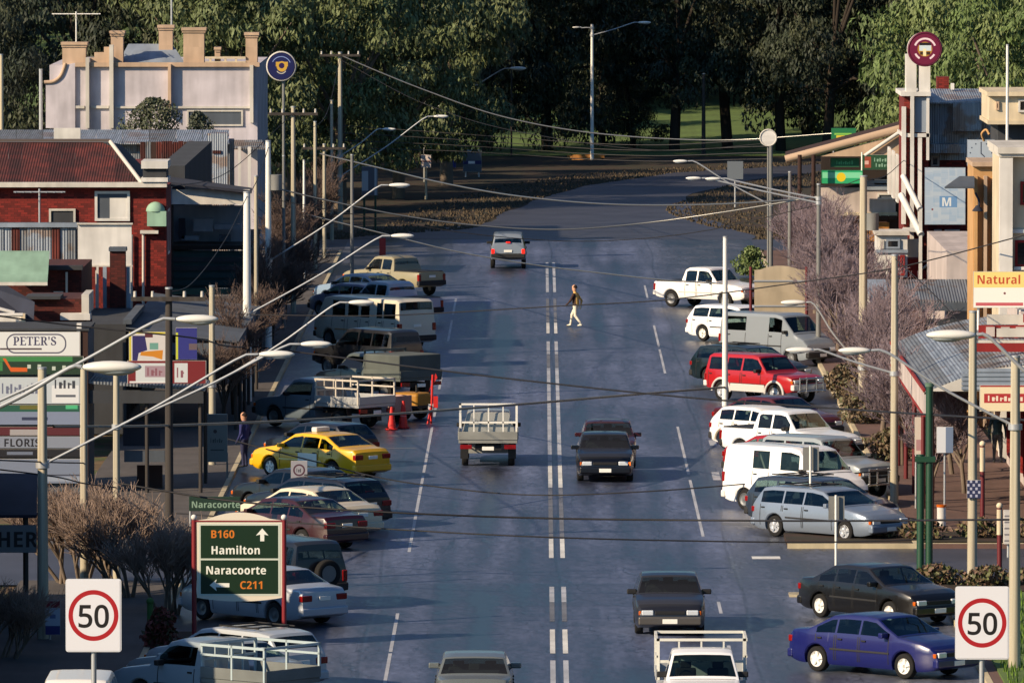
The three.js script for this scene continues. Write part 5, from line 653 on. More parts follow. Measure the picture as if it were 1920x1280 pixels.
for (const [label, p] of [['thin service wire between the thick white pole and tall pole', [[463, 372, 305], [485, 330, 318], [503, 276, 330]]], ['thin wire running back along the left timber poles', [[550, 208, 362], [575, 232, 380], [591, 236, 398], [615, 205, 420], [638, 106, 440]]], ['thin wire from dark crossarm pole to thick white pole', [[316, 548, 241], [360, 530, 262], [420, 452, 285], [463, 368, 305]]], ['thin service wire from crossarm pole to brick shop', [[550, 212, 362], [430, 320, 345], [311, 352, 320.5]]], ['thin wire falling from stout pale pole to pylon hotel', [[1619, 336, 300], [1660, 330, 330], [1696, 300, 352]]], ['thin wire along the right poles above bare trees', [[1535, 348, 328], [1570, 350, 314], [1619, 334, 300]]], ['thin wire from slate verandah pole to gable shop', [[1678, 484, 258], [1760, 560, 254], [1830, 640, 251]]], ['thin dark wire beside the highest pale cable', [[638, 112, 440], [800, 196, 425], [1000, 252, 410], [1250, 282, 402], [1445, 268, 398]]], ['thin dark wire under the deepest sagging cable', [[503, 372, 330], [700, 408, 330], [900, 440, 330], [1100, 452, 330], [1300, 436, 329], [1535, 384, 328]]]]) wire(label, p, M.wireD, .016);
// ---------- trees ----------
function gum(h, spread, low, nClump, perClump, tones, sd) {     // trunk and crown geometries of a eucalypt, base at the origin
  seed = sd; const T = [], pos = [], nor = [], col = [], cl = [];
  const base = V(0, -.4, 0), mid = V(rr(-.6, .6), h * .4, rr(-.6, .6)); T.push(bar(base, mid, .38, .26, 9));
  for (let i = 0; i < nClump; i++) { const y = low + (h - low) * Math.pow(rnd(), .85), t = (y - low) / (h - low), R = spread * Math.sqrt(Math.max(.08, 1 - Math.pow(t * 1.7 - .75, 2) * .8)), a = rnd() * 6.283, q = Math.sqrt(rnd()) * R; cl.push([V(Math.cos(a) * q, y, Math.sin(a) * q), rr(.7, 1.5), tones[Math.floor(rnd() * tones.length)]]); }
  for (let i = 0; i < Math.min(12, nClump); i++) { const e = cl[Math.floor(i * nClump / 12)][0], s = base.clone().lerp(mid, Math.min(1, .45 + .55 * (e.y / h))); const k = s.clone().lerp(e, .55).add(V(0, .5, 0)); T.push(bar(s, k, .14, .09, 6), bar(k, e, .09, .03, 5)); }
  const n = V(), t1 = V(), t2 = V();
  for (const [c, r, tone] of cl) for (let k = 0; k < perClump; k++) {
    const d = V(rr(-1, 1), rr(-1, 1), rr(-1, 1)); if (d.length() > 1) { d.normalize(); } const p = c.clone().add(V(d.x * r, d.y * r * .75 - Math.abs(d.x) * .2, d.z * r));
    n.set(d.x + rr(-.7, .7), d.y * .6 + rr(-.4, .9), d.z + rr(-.7, .7)).normalize(); t1.set(rr(-.5, .5), -1, rr(-.5, .5)).cross(n).normalize(); t2.crossVectors(n, t1);
    const w = rr(.045, .08), l = rr(.11, .24), b = rr(.7, 1.3);
    for (const [x, y] of [[-w, 0], [0, -l], [w, 0], [-w, 0], [w, 0], [0, l]]) { pos.push(p.x + t1.x * x + t2.x * y, p.y + t1.y * x + t2.y * y, p.z + t1.z * x + t2.z * y); nor.push(n.x, n.y, n.z); col.push(tone[0] * b, tone[1] * b, tone[2] * b); }
  }
  const g = new THREE.BufferGeometry(); g.setAttribute('position', new THREE.Float32BufferAttribute(pos, 3)); g.setAttribute('normal', new THREE.Float32BufferAttribute(nor, 3)); g.setAttribute('color', new THREE.Float32BufferAttribute(col, 3));
  return [merge(T), g];
}
const leafM = new THREE.MeshPhysicalMaterial({ color: '#ffffff', vertexColors: true, roughness: .7, side: THREE.DoubleSide, transmission: 0 }), barkM = std('#8a7b6c', .95, { map: tBarkNoise }), barkDark = std('#3d342c', .95, { map: tBarkNoise });
const olive = [[.1, .13, .048], [.085, .115, .042], [.12, .145, .06], [.07, .095, .036]], shadeLeaf = [[.03, .042, .02], [.022, .034, .018], [.04, .05, .022], [.018, .028, .017]], fresh = [[.1, .15, .04], [.13, .17, .055], [.08, .12, .035]];  // darkest leaf set has the shade of the far wood put into its colour
function treeProto(name, label, [t, c], bark) { const g = thing(name, label, 'tree'); bases.delete(g); addL(g, 'trunk', t, bark); addL(g, 'crown', c, leafM); return g; }
{
  const gA = gum(13, 4.2, 1.8, 74, 260, olive, 11), gB = gum(15, 5, 1.1, 92, 230, shadeLeaf, 22), gC = gum(12, 4.4, 2.6, 70, 260, fresh, 33), gD = gum(17, 5.5, 3.6, 74, 240, shadeLeaf, 44);
  const put = (geo, bark, label, group, list) => { const p = treeProto('gum_tree', label, geo, bark); p.userData.group = group; list.forEach(([x, d, s, a], i) => { const o = i ? copy(p, V(x, 0, -d), a, label, group, s) : p; o.position.set(x, d > 560 ? Math.pow((d - 560) / 100, 1.25) * 4.2 : 0, -d); o.rotation.y = a; o.scale.setScalar(s); }); };
  put(gA, barkM, 'sunlit olive gum tree rising beyond the left poles', 'sunlit gum trees on the left', [[-17, 462, 1.05, 0], [-11.5, 468, 1.1, 1.2], [-14.5, 480, 1.25, 2.2], [-8.5, 482, 1.0, 3.1], [-19.5, 486, 1.2, 4], [-6, 500, 1.1, 5]]);
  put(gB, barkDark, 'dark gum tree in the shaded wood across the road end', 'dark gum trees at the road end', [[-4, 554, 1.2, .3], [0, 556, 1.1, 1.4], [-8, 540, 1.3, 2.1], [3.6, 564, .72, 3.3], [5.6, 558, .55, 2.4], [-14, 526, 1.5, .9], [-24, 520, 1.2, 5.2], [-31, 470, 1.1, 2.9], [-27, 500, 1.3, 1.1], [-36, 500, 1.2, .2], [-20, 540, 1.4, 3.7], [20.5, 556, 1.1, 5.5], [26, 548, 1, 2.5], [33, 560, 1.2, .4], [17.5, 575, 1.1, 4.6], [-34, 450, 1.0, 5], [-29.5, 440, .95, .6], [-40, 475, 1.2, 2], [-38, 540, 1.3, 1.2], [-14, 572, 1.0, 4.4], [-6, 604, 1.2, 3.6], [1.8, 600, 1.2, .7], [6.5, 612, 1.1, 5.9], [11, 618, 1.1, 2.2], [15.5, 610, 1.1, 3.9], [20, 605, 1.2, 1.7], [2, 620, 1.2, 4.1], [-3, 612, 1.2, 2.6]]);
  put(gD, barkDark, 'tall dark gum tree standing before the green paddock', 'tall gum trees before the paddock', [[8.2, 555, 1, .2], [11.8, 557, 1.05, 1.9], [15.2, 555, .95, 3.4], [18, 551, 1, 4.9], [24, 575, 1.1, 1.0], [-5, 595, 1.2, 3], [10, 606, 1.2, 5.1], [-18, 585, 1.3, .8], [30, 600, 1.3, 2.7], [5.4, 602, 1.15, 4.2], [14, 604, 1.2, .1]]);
  put(gC, barkM, 'bright green gum tree behind the pylon hotel', 'sunlit gum trees on the right', [[21.6, 400, 1, .5], [25.5, 410, 1.05, 2], [19.5, 430, 1.0, 3.6], [23, 440, 1.2, 4.8], [29, 425, 1.1, 1.3]]);
}
// a screen of far forest behind, too far to tell trees apart
{
  seed = 77; const pos = [], nor = [], col = []; const n = V(), t1 = V(), t2 = V();
  for (let i = 0; i < 26000; i++) { const d = rr(640, 720), x = rr(-75, 75), y0 = Math.pow((d - 560) / 100, 1.25) * 4.2, y = y0 + 2.5 + rr(0, 15) * (.7 + .3 * n1(x * .2, d * .05, 4096)), p = V(x, y, -d), to = shadeLeaf[Math.floor(rnd() * 4)], b = rr(.8, 1.3); n.set(rr(-1, 1), rr(-.3, 1), rr(-1, 1)).normalize(); t1.set(rr(-.6, .6), -1, .2).cross(n).normalize(); t2.crossVectors(n, t1); for (const [a, c] of [[-.34, 0], [0, -.55], [.34, 0], [-.34, 0], [.34, 0], [0, .55]]) { pos.push(p.x + t1.x * a + t2.x * c, p.y + t1.y * a + t2.y * c, p.z + t1.z * a + t2.z * c); nor.push(n.x, n.y, n.z); col.push(to[0] * b, to[1] * b, to[2] * b); } }
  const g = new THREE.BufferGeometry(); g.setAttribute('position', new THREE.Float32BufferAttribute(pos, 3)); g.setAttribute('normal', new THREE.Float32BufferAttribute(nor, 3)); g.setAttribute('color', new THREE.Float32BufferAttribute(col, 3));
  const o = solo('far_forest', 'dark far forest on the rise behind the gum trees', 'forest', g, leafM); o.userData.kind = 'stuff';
}
function prism(out, a, b, r0, r1, n) {             // a thin open twig of n sides
  const d = b.clone().sub(a).normalize(), p = Math.abs(d.y) < .9 ? V(0, 1, 0) : V(1, 0, 0), x = p.cross(d).normalize(), y = d.clone().cross(x), c = [];
  for (let i = 0; i <= n; i++) { const t = i / n * 6.2832, k = x.clone().multiplyScalar(Math.cos(t)).addScaledVector(y, Math.sin(t)); c.push(k); }
  for (let i = 0; i < n; i++) for (const [q, f] of [[a, i], [a, i + 1], [b, i + 1], [a, i], [b, i + 1], [b, i]]) { const r = q === a ? r0 : r1, k = c[f]; out.p.push(q.x + k.x * r, q.y + k.y * r, q.z + k.z * r); out.n.push(k.x, k.y, k.z); }
}
function bareTree(h, spread, sd, depth, thick, stems = 1) {      // winter tree: limbs and fine twigs
  seed = sd; const T = { p: [], n: [] }, C = { p: [], n: [] };
  const grow = (a, dir, len, r, lv) => { const b = a.clone().addScaledVector(dir, len); prism(lv < 2 ? T : C, a, b, r, r * .7, lv < 2 ? 7 : 3); if (lv >= depth) return; const k = lv === 0 ? 5 : lv < 3 ? 4 : 3; for (let i = 0; i < k; i++) { const t = lv === 0 ? rr(.6, 1) : rr(.25, 1), p = a.clone().lerp(b, t), d = dir.clone().add(V(rr(-1, 1) * spread, rr(-.25, .6), rr(-1, 1) * spread)).normalize(); grow(p, d, len * rr(.58, .88), Math.max(.009, r * .56), lv + 1); } };
  for (let i = 0; i < stems; i++) grow(V(stems > 1 ? rr(-.5, .5) : 0, -.1, stems > 1 ? rr(-.5, .5) : 0), V(rr(-.06, .06) * stems * 1.6, 1, rr(-.06, .06) * stems * 1.6).normalize(), h * .26, thick, 0);
  const mk = (o) => { const g = new THREE.BufferGeometry(); g.setAttribute('position', new THREE.Float32BufferAttribute(o.p, 3)); g.setAttribute('normal', new THREE.Float32BufferAttribute(o.n, 3)); const uv = new Float32Array(o.p.length / 3 * 2); for (let i = 0; i < uv.length / 2; i++) { uv[2 * i] = (o.p[3 * i] + o.p[3 * i + 2]) * 2; uv[2 * i + 1] = o.p[3 * i + 1]; } g.setAttribute('uv', new THREE.BufferAttribute(uv, 2)); return g; };
  return [mk(T), mk(C)];
}
{
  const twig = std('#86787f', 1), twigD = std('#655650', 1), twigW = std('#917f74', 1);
  const P = [bareTree(5.8, .7, 5, 6, .1), bareTree(6.2, .66, 6, 6, .1), bareTree(5.6, .78, 7, 6, .1)];
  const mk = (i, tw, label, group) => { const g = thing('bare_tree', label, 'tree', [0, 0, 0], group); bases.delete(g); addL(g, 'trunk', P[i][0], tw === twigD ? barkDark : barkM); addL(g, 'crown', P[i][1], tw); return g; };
  const setRow = (tw, label, group, list) => { const pr = [0, 1, 2].map((i) => null); list.forEach(([x, d, s, a], k) => { const i = k % 3; let o; if (pr[i]) o = copy(pr[i], V(0, 0, 0), 0, label, group); else o = pr[i] = mk(i, tw, label, group); o.position.set(x, .13, -d); o.rotation.y = a; o.scale.setScalar(s); }); };
  setRow(twig, 'leafless grey street tree on the right footpath', 'bare street trees along the right footpath', [[11.4, 258, .8, 0], [11.4, 266, .9, 1], [11.2, 274, .95, 2], [11.5, 282, 1, 3], [11.2, 290, 1, 4], [12.6, 310, 1.1, .9], [12.8, 332, 1.1, 4.9], [11.9, 344, 1.15, 2.9], [12.3, 356, 1.15, .4], [11.8, 370, 1.15, 3.9], [12.6, 262, .8, 1.9], [12.6, 270, .9, 2.8], [12.8, 286, .95, 5.1], [11.4, 297, 1, 5], [11.2, 305, 1, .5], [11.5, 314, 1, 1.5], [11.3, 324, 1, 2.5], [11.3, 336, 1, 3.5], [11.4, 348, 1, 4.5], [11.2, 362, 1.05, 5.5], [11.3, 378, 1, .2], [11.2, 394, 1, 1.2], [12.4, 300, .9, 2.2], [12.5, 320, .9, 3.2]]);
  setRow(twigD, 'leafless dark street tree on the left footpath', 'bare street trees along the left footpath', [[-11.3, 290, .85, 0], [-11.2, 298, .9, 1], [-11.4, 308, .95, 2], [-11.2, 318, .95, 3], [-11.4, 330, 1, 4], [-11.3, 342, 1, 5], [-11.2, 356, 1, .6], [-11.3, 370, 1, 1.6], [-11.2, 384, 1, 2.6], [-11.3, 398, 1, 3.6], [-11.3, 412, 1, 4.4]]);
  const big = bareTree(4.2, .62, 21, 5, .06, 7), shrub = (label, x, d, s, a) => { const g = thing('bare_shrub', label, 'shrub', [x, .1, -d]); g.rotation.y = a; g.scale.setScalar(s); bases.delete(g); addL(g, 'trunk', big[0], barkM); addL(g, 'crown', big[1], twigW); };
  shrub('large leafless brown shrub in front of the lettered awning', W(215, 1100, 226).x, 226, 1.05, .3); shrub('leafless brown shrub left of the direction sign', W(318, 1090, 222).x, 222, .85, 2.1); shrub('low leafless shrub at the foot of the near shop', W(20, 1200, 209).x, 209, .65, 4); shrub('wide leafless shrub before the shaded doorway', W(130, 1080, 230).x, 230, 1.0, 1.3);
}
// leafy garden plants and hedges
const plant = (name, label, p, w, h, n, tones, sd, group) => {
  seed = sd; const pos = [], nor = [], col = [], st = []; for (let i = 0; i < n; i++) { const a = rnd() * 6.283, q = Math.sqrt(rnd()), y = rnd() * h, k = Math.sqrt(Math.max(.05, 1 - Math.pow(y / h * 1.5 - .5, 2))) * (.45 + 1.05 * n1(a * 1.6 + sd, y / h * 4 + sd * .37, 4096)), c = V(Math.cos(a) * q * w * k, y + .03, Math.sin(a) * q * w * k * .8), nn = V(rr(-1, 1), rr(-.2, 1), rr(-1, 1)).normalize(), t1 = V(rr(-1, 1), -.6, rr(-1, 1)).cross(nn).normalize(), t2 = nn.clone().cross(t1), to = tones[i % tones.length], b = rr(.75, 1.3), s = rr(.03, .06); for (const [x, z] of [[-s, 0], [0, -s * 2], [s, 0], [-s, 0], [s, 0], [0, s * 2]]) { pos.push(c.x + t1.x * x + t2.x * z, c.y + t1.y * x + t2.y * z, c.z + t1.z * x + t2.z * z); nor.push(nn.x, nn.y, nn.z); col.push(to[0] * b, to[1] * b, to[2] * b); } }
  for (let i = 0; i < 5; i++) st.push(bar(V(0, 0, 0), V(rr(-.6, .6) * w, h * .8, rr(-.6, .6) * w), .02, .008, 4));
  const g = thing(name, label, 'plant', p, group); bases.delete(g); addL(g, 'stem', merge(st), barkDark); const q = new THREE.BufferGeometry(); q.setAttribute('position', new THREE.Float32BufferAttribute(pos, 3)); q.setAttribute('normal', new THREE.Float32BufferAttribute(nor, 3)); q.setAttribute('color', new THREE.Float32BufferAttribute(col, 3)); addL(g, 'foliage', q, leafM); return g;
};
const brownT = [[.12, .085, .05], [.16, .11, .06], [.09, .07, .04], [.1, .1, .045]], bedT = [[.08, .09, .03], [.12, .07, .05], [.14, .1, .05]];
[[1500, 742], [1545, 770], [1590, 800], [1655, 870]].forEach(([u, v], i) => plant('footpath_shrub', 'scrubby brown shrub at the noses of the right parked cars', G(u, v).setX(10.7 + .25 * (i % 2)).setY(.13), .8, 1.0, 1100, brownT, 300 + i, 'brown shrubs along the right kerb'));
[[10.6, 244.5], [12.2, 245], [13.6, 245.2], [9.2, 245.6], [10.2, 229.3], [11.6, 228.8], [13, 229.2], [14.2, 229.4]].forEach(([x, d], i) => plant('bed_plant', 'low russet plant in the corner garden beds', V(x, .16, -d), .7, .5, 600, bedT, 400 + i, 'low plants in the garden beds'));
plant('courtyard_bush', 'grey green bush growing against the lilac hotel wall', W(285, 250, 410).setY(5.2), 1.6, 2.6, 3600, [[.06, .075, .045], [.08, .09, .05]], 501); plant('courtyard_bush', 'smaller grey green bush near the hotel side window', W(370, 250, 408).setY(5), .8, 2.2, 1800, [[.05, .065, .045], [.07, .08, .05]], 502);
plant('roof_plant', 'small green bush behind the white lettered board', W(102, 620, 270).setY(W(102, 624, 270).y - .25), .55, .5, 700, fresh, 503); plant('verge_bush', 'round green bush behind the parked white dual cab ute', G(1408, 520).setY(.1), .7, 1.3, 1500, fresh, 504);
for (const [u, d, h] of [[285, 410, 5.2], [370, 408, 5]]) { const p = W(u, 250, d); const k = thing('planter_stand', u < 300 ? 'grey stand below the larger courtyard bush' : 'grey stand below the smaller courtyard bush', 'stand', V(p.x, 0, p.z)); add(k, 'column', bx(p.x - .6, p.x + .6, 0, h, p.z - .6, p.z + .6), M.slate); add(k, 'rim', bx(p.x - .66, p.x + .66, h - .12, h, p.z - .66, p.z + .66), M.charcoal); }
{ // grass tufts in the near verge
  seed = 900; const q = []; const gg = new THREE.ConeGeometry(.03, .22, 3); const im = new THREE.InstancedMesh(gg, std('#5d7a2c', 1), 2600); const m4 = new THREE.Matrix4(); for (let i = 0; i < 2600; i++) { m4.makeRotationY(rnd() * 6); m4.setPosition(rr(10.7, 15.9), .28, -rr(197, 226)); im.setMatrixAt(i, m4); } im.name = 'verge_grass'; im.userData = { label: 'short green grass along the near right verge', category: 'grass', kind: 'stuff' }; im.castShadow = im.receiveShadow = true; scene.add(im);
}
{ // dry grass along the edges of the bend
  seed = 950; const n = 5200, im = new THREE.InstancedMesh(new THREE.ConeGeometry(.06, .15, 4), std('#4d4334', 1), n), m4 = new THREE.Matrix4(), cl = [[0, 432], [.4, 446], [2.2, 470], [6, 498], [12, 519], [22, 534]], e = new THREE.Euler(), q = new THREE.Quaternion();
  for (let i = 0; i < n; i++) { const f = rnd() * 4.99, k = Math.floor(f), t = f - k, x = cl[k][0] + (cl[k + 1][0] - cl[k][0]) * t, d = cl[k][1] + (cl[k + 1][1] - cl[k][1]) * t, left = rnd() < .6, w = left ? 4.2 + 6.2 * (1 - sm(0, 1, f)) : 4.4 + 6.2 * (1 - sm(.2, 2, f)); q.setFromEuler(e.set(rr(-.3, .3), rnd() * 6, rr(-.3, .3))); const s = rr(.5, 1.5); m4.compose(V(x + (left ? -1 : 1) * (w + Math.pow(rnd(), 2) * 5), .05, -d), q, V(s * 1.6, s, s)); im.setMatrixAt(i, m4); }
  im.name = 'dry_grass'; im.userData = { label: 'dry brown grass along the edges of the far road bend', category: 'grass', kind: 'stuff' }; im.castShadow = im.receiveShadow = true; scene.add(im);
}
// ---------- people ----------
function person(label, p, turn, pose, cols, hgt = 1.74) {
  const R = 84, S = 1.0, mc = new MarchingCubes(R, new THREE.MeshStandardMaterial(), false, false, 60000), J = pose, caps = [];
  const cap = (a, b, r0, r1) => caps.push([V(...a), V(...b), r0, r1]);
  cap(J.hip, J.chest, .135, .155); cap(J.chest, J.neck, .13, .06); cap(J.neck, J.head, .055, .06); cap([J.head[0], J.head[1] - .01, J.head[2]], [J.head[0], J.head[1] + .1, J.head[2]], .085, .1); cap([J.chest[0], J.chest[1] + .1, J.chest[2] - .16], [J.chest[0], J.chest[1] + .1, J.chest[2] + .16], .075, .075);
  for (const s of [0, 1]) { const z = s ? -1 : 1; cap([J.hip[0], J.hip[1], z * .08], J.knee[s], .1, .065); cap(J.knee[s], J.ankle[s], .062, .042); cap(J.ankle[s], [J.ankle[s][0] + .15, J.ankle[s][1] - .035, J.ankle[s][2]], .045, .036); const sh = [J.chest[0], J.chest[1] + .12, z * .19]; cap(sh, J.elbow[s], .058, .045); cap(J.elbow[s], J.hand[s], .043, .03); const hd = V(...J.hand[s]), dr = hd.clone().sub(V(...J.elbow[s])).normalize(); for (let f = 0; f < 4; f++) { const o = hd.clone().add(V((f - 1.5) * .016, 0, 0)); cap(o.toArray(), o.clone().addScaledVector(dr, .1 + (f % 3) * .008).toArray(), .012, .009); } cap(J.hand[s], hd.clone().add(V(.045, -.05, z * -.01)).toArray(), .013, .01); }
  cap([J.head[0] + .09, J.head[1] + .03, 0], [J.head[0] + .115, J.head[1] + .02, 0], .014, .012);
  const half = S, cy = .9, q = V(), ab = V();
  for (let k = 0; k < R; k++) for (let j = 0; j < R; j++) for (let i = 0; i < R; i++) {
    q.set((i / R * 2 - 1) * half, (j / R * 2 - 1) * half + cy, (k / R * 2 - 1) * half); let d = 9;
    if (Math.abs(q.x) < .62 && Math.abs(q.z) < .48) for (const [a, b, r0, r1] of caps) { ab.subVectors(b, a); const L2 = ab.lengthSq(), t = L2 ? Math.max(0, Math.min(1, q.clone().sub(a).dot(ab) / L2)) : 0, e = Math.hypot(q.x - a.x - ab.x * t, q.y - a.y - ab.y * t, q.z - a.z - ab.z * t) - (r0 + (r1 - r0) * t); const h = Math.max(0, Math.min(1, .5 + .5 * (d - e) / .03)); d = d * (1 - h) + e * h - .03 * h * (1 - h); }
    mc.field[i + j * R + k * R * R] = -d;
  }
  mc.isolation = 0; mc.update(); const n = mc.count, pos = new Float32Array(n * 3), nor = new Float32Array(n * 3), col = new Float32Array(n * 3), c = new THREE.Color();
  for (let i = 0; i < n; i++) { const x = mc.positionArray[3 * i] * half, y = mc.positionArray[3 * i + 1] * half + cy, z = mc.positionArray[3 * i + 2] * half; pos.set([x, y, z], 3 * i); nor.set([mc.normalArray[3 * i], mc.normalArray[3 * i + 1], mc.normalArray[3 * i + 2]], 3 * i); c.set(cols(x, y, z)); col.set([c.r, c.g, c.b], 3 * i); }
  const g = new THREE.BufferGeometry(); g.setAttribute('position', new THREE.BufferAttribute(pos, 3)); g.setAttribute('normal', new THREE.BufferAttribute(nor, 3)); g.setAttribute('color', new THREE.BufferAttribute(col, 3));
  const t = thing('person', label, 'person', p); bases.delete(t); t.rotation.y = turn; t.scale.setScalar(hgt / 1.74); addL(t, 'body', g, std('#ffffff', .85, { vertexColors: true }));
  addL(t, 'hair', new THREE.SphereGeometry(.112, 14, 8, 0, Math.PI * 2, 0, 1.5).scale(1, 1, .95).rotateZ(.35).translate(J.head[0] - .012, J.head[1] + .085, 0), std('#241611', .9)); return t;
}
const walk = { hip: [0, .93, 0], chest: [.03, 1.26, 0], neck: [.05, 1.48, 0], head: [.07, 1.58, 0], knee: [[.22, .52, .1], [-.02, .5, -.1]], ankle: [[.3, .1, .1], [-.3, .13, -.1]], elbow: [[-.14, 1.12, .25], [.14, 1.12, -.25]], hand: [[-.1, .87, .26], [.3, .97, -.24]] };
const stand = { hip: [0, .93, 0], chest: [0, 1.26, 0], neck: [.01, 1.48, 0], head: [.03, 1.58, 0], knee: [[.03, .5, .1], [.0, .5, -.11]], ankle: [[0, .08, .11], [-.04, .08, -.12]], elbow: [[-.04, 1.1, .26], [-.02, 1.1, -.26]], hand: [[.08, .86, .27], [.1, .88, -.26]] };
person('person in tan jacket and pale trousers walking across the road', G(1080, 614), Math.PI * .86, walk, (x, y, z) => y > 1.5 ? '#c99a7c' : y > .92 ? (x > .1 || z < -.12 ? '#3a2622' : '#d0a860') : y < .09 ? '#2a2723' : '#d8d2c0');
person('person in dark teal top and dark trousers on the right footpath', W(1871, 860, 275).setY(.13), -Math.PI / 2, stand, (x, y) => y > 1.5 ? '#b98b70' : y > .92 ? '#173238' : y < .09 ? '#1b1b1b' : '#22242c');
person('person in blue clothes on the left kerb by the taxi', G(458, 884).setY(.13), 2.6, stand, (x, y) => y > 1.5 ? '#b98b70' : y > .92 ? '#23275c' : y < .09 ? '#1b1b1b' : '#1d2242');
// ---------- small street things ----------
for (const [label, u, v, vt] of [['slim white post with sign panel in front of pale blue wagon', 1520, 1004, 836], ['slim white post with sign panel near the kerb island', 1568, 1066, 928]]) { const p = G(u, v), D = -p.z, g = thing('parking_sign', label, 'sign', p); add(g, 'post', bar(p.clone(), W(u, vt, D), .035), M.poleWhite); add(g, 'panel', pb(u - 14, u + 16, vt + 2, vt + 46, D + .1, .02), M.poleGrey); }
for (const [label, u, v, v0, v1] of [['small round parking sign in front of the dark blue wagon', 560, 984, 864, 902], ['small grey parking sign in front of the dark red sedan', 598, 1016, 944, 980]]) { const p = G(u, v), D = -p.z, g = board('parking_sign', label, u - 15, u + 16, v0, v1, D, (x, w, h) => { x.fillStyle = '#9a9ba6'; x.fillRect(0, 0, w, h); x.strokeStyle = '#4c2a3c'; x.lineWidth = w * .1; x.beginPath(); x.arc(w / 2, h * .45, w * .32, 0, 7); x.stroke(); strokes(x, w * .34, h * .36, w * .32, h * .2, 3, '#2c2a38'); }, { posts: [.5], pr: .025 }); }
board('bus_sign', 'red white and blue panel on the pale left pole', 84, 112, 1126, 1190, 213.6, (x, w, h) => { x.fillStyle = '#b9c2d6'; x.fillRect(0, 0, w, h); x.fillStyle = '#8c1c2c'; x.fillRect(0, 0, w, h * .2); x.fillStyle = '#2c2e78'; x.fillRect(0, h * .74, w, h * .26); x.fillStyle = '#6a76a4'; x.fillRect(w * .3, h * .4, w * .4, h * .12); }, { posts: [.3], pr: .03 });
board('small_red_sign', 'small red framed white notice low on left pole', 71, 92, 1214, 1252, 213.5, (x, w, h) => { x.fillStyle = '#6f1420'; x.fillRect(0, 0, w, h); x.fillStyle = '#c8c6cc'; x.fillRect(w * .3, h * .24, w * .5, h * .5); }, { posts: [.3], pr: .03 });
board('verge_sign', 'small blue patterned sign on the pale pole in verge', 1814, 1840, 900, 934, 231.8, (x, w, h) => { x.fillStyle = '#26305c'; x.fillRect(0, 0, w, h); x.fillStyle = '#b9bed8'; for (let i = 0; i < 5; i++) for (let j = 0; j < 5; j++) if ((i + j) % 2) x.fillRect(w * i / 5, h * j / 5, w / 6, h / 7); }, {});
board('white_notice', 'white and blue notice panel beside the green posts', 1757, 1788, 800, 849, 250, (x, w, h) => { x.fillStyle = '#dfe5ee'; x.fillRect(0, 0, w * .55, h); x.fillStyle = '#7386a6'; x.fillRect(w * .55, 0, w * .45, h); }, { posts: [.5], pr: .03 });
board('shop_poster', 'pale pink shop poster board behind the green posts', 1716, 1742, 782, 852, 256, (x, w, h) => { x.fillStyle = '#d9cfc6'; x.fillRect(0, 0, w, h); x.fillStyle = '#b58c92'; x.fillRect(w * .1, h * .6, w * .5, h * .3); x.fillStyle = '#e9e4da'; x.fillRect(w * .5, 0, w * .5, h); }, { posts: [.1, .9], pr: .03 });
for (const [label, u, v, vt] of [['maroon bollard post with white top half on right footpath', 1843, 1010, 832], ['slim maroon post with white cap in corner garden', 1875, 1076, 948]]) { const p = G(u, v).setY(.13), D = -p.z, t = W(u, vt, D), g = thing('maroon_post', label, 'post', p); add(g, 'shaft', bar(p.clone(), t, .07), M.maroon); add(g, 'white_sleeve', bar(t.clone().add(V(0, -.8, 0)), t.clone().add(V(0, -.1, 0)), .076), M.cream); add(g, 'cap', new THREE.SphereGeometry(.09, 12, 8).translate(t.x, t.y, t.z), M.cream); }
for (const [label, u, v, vt, c1] of [['white cylinder bollard with grey cap in the corner garden', 1766, 995, 948, M.white]]) { const p = G(u, v).setY(.15), D = -p.z, g = thing('bollard', label, 'bollard', p); add(g, 'body', bar(p.clone(), W(u, vt, D), .13, .13, 16), c1); add(g, 'lid', new THREE.CylinderGeometry(.15, .15, .07, 16).translate(p.x, W(u, vt, D).y, p.z), M.amber); }
board('street_bin', 'white slatted bin front on the right footpath', 1884, 1900, 958, 1020, 240, (x, w, h) => { x.fillStyle = '#cfcfcf'; x.fillRect(0, 0, w, h); x.fillStyle = '#7c7c84'; for (let i = 0; i < 5; i++) x.fillRect(0, h * (.12 + i * .19), w, h * .05); }, { th: .5, cat: 'bin', posts: [.5] });
{ const D = 396, c = W(1441, 258, D), g = thing('mirror_sign', 'round white disc sign on the pole before dark trees', 'sign', V(c.x, .13, c.z)); add(g, 'disc', new THREE.CylinderGeometry(.38, .38, .06, 24).rotateX(Math.PI / 2).translate(c.x, c.y, c.z), M.white); add(g, 'rim', new THREE.TorusGeometry(.38, .035, 6, 24).translate(c.x, c.y, c.z + .03), M.offwhite); add(g, 'post', bar(V(c.x, .13, c.z - .1), V(c.x, c.y, c.z - .1), .05), M.poleGrey); }
{ const g = thing('timber_barrier', 'sand coloured stacked timber barrier below the highway lamp', 'barrier', W(1098, 320, 540).setY(0)); for (let i = 0; i < 4; i++) add(g, 'board', pb(1064 + i * 2, 1134 - (i % 2) * 6, 290 + i * 8, 296 + i * 8, 540 + .05 * i, .12), M.timber); for (const u of [1070, 1100, 1128]) add(g, 'post', pb(u, u + 4, 289, null, 540.25, .12), M.darkWood); }
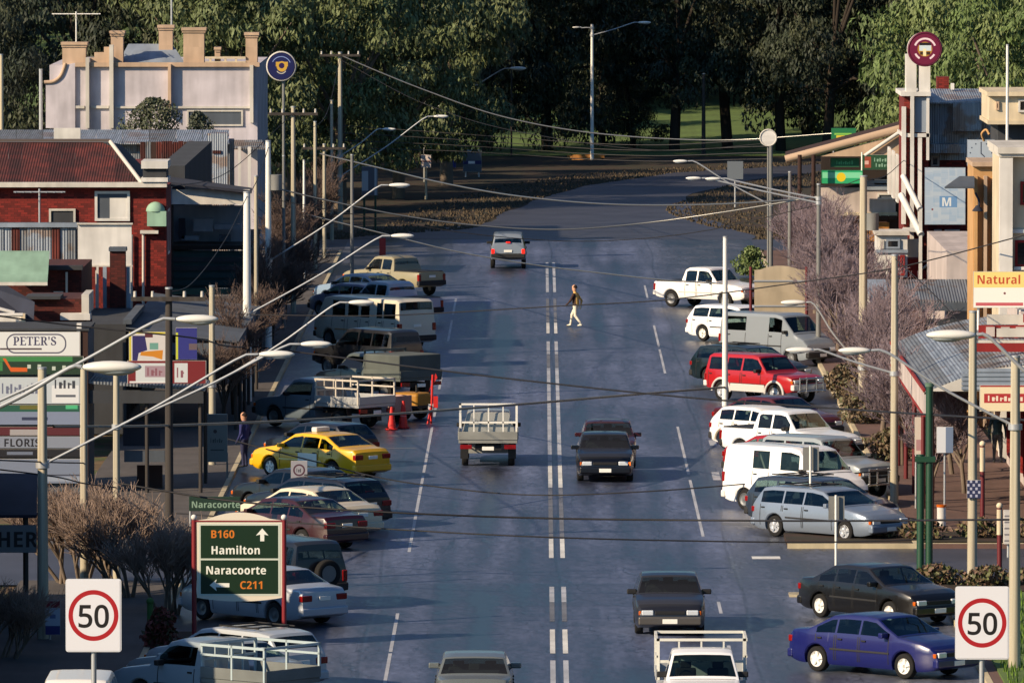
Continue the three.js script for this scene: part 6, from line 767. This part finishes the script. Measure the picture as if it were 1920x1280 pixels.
board('shire_sign', 'small blue sign on a post before the dark trees', 832, 855, 291, 314, 515, words('#3a3f86', []), { posts: [.5], pr: .04 });
board('shire_sign', 'tall pale sign with white bar before the dark trees', 868, 903, 280, 322, 512, (x, w, h) => { x.fillStyle = '#55606e'; x.fillRect(0, 0, w, h); x.fillStyle = '#98a4aa'; x.fillRect(0, 0, w, h * .1); x.fillStyle = '#23246a'; x.fillRect(0, h * .5, w, h * .16); x.fillStyle = '#eef0f4'; x.fillRect(w * .28, h * .52, w * .36, h * .12); }, { posts: [.15, .85], pr: .05 });
board('route_marker', 'small white and pink route marker on a timber post', 789, 808, 290, 314, 480, (x, w, h) => { x.fillStyle = '#d9cfcf'; x.fillRect(0, 0, w, h); x.fillStyle = '#9a7a7a'; x.fillRect(0, h * .44, w, h * .14); }, { posts: [.5], pr: .07, pm: M.pole });
board('road_works_sign', 'narrow bright red panel on a post behind parked cars', 711, 723, 446, 480, 402, words('#c8322c', []), { posts: [.5], pr: .05, back: M.redPaint });
board('blank_sign', 'grey blank sign among the bare right trees', 1364, 1394, 302, 336, 470, words('#6f7a86', []), { posts: [.5], pr: .05, back: M.slate });
board('verge_notice', 'pale grey notice box on dark green posts at left corner', 678, 708, 312, 366, 440, (x, w, h) => { x.fillStyle = '#6c6670'; x.fillRect(0, 0, w, h); x.fillStyle = '#c9c6c9'; x.fillRect(0, h * .15, w * .4, h * .7); x.fillRect(w * .8, 0, w * .14, h); }, { posts: [.15, .85], pr: .06, pm: M.green });
plant('red_shrub', 'small red leaved shrub beside the short green post', G(300, 1222).setY(.05), .42, 1.0, 900, [[.16, .03, .025], [.11, .025, .02], [.06, .05, .02]], 505);
{ const q = G(281, 1205), k = thing('green_post', 'short bright green post beside small red shrub', 'post', q); add(k, 'shaft', bar(q.clone(), q.clone().add(V(0, 1.05, 0)), .08), std('#35602c', .7)); add(k, 'cap', new THREE.SphereGeometry(.1, 12, 8).translate(q.x, 1.05, q.z), std('#35602c', .7)); }
renderer.render(scene, camera);
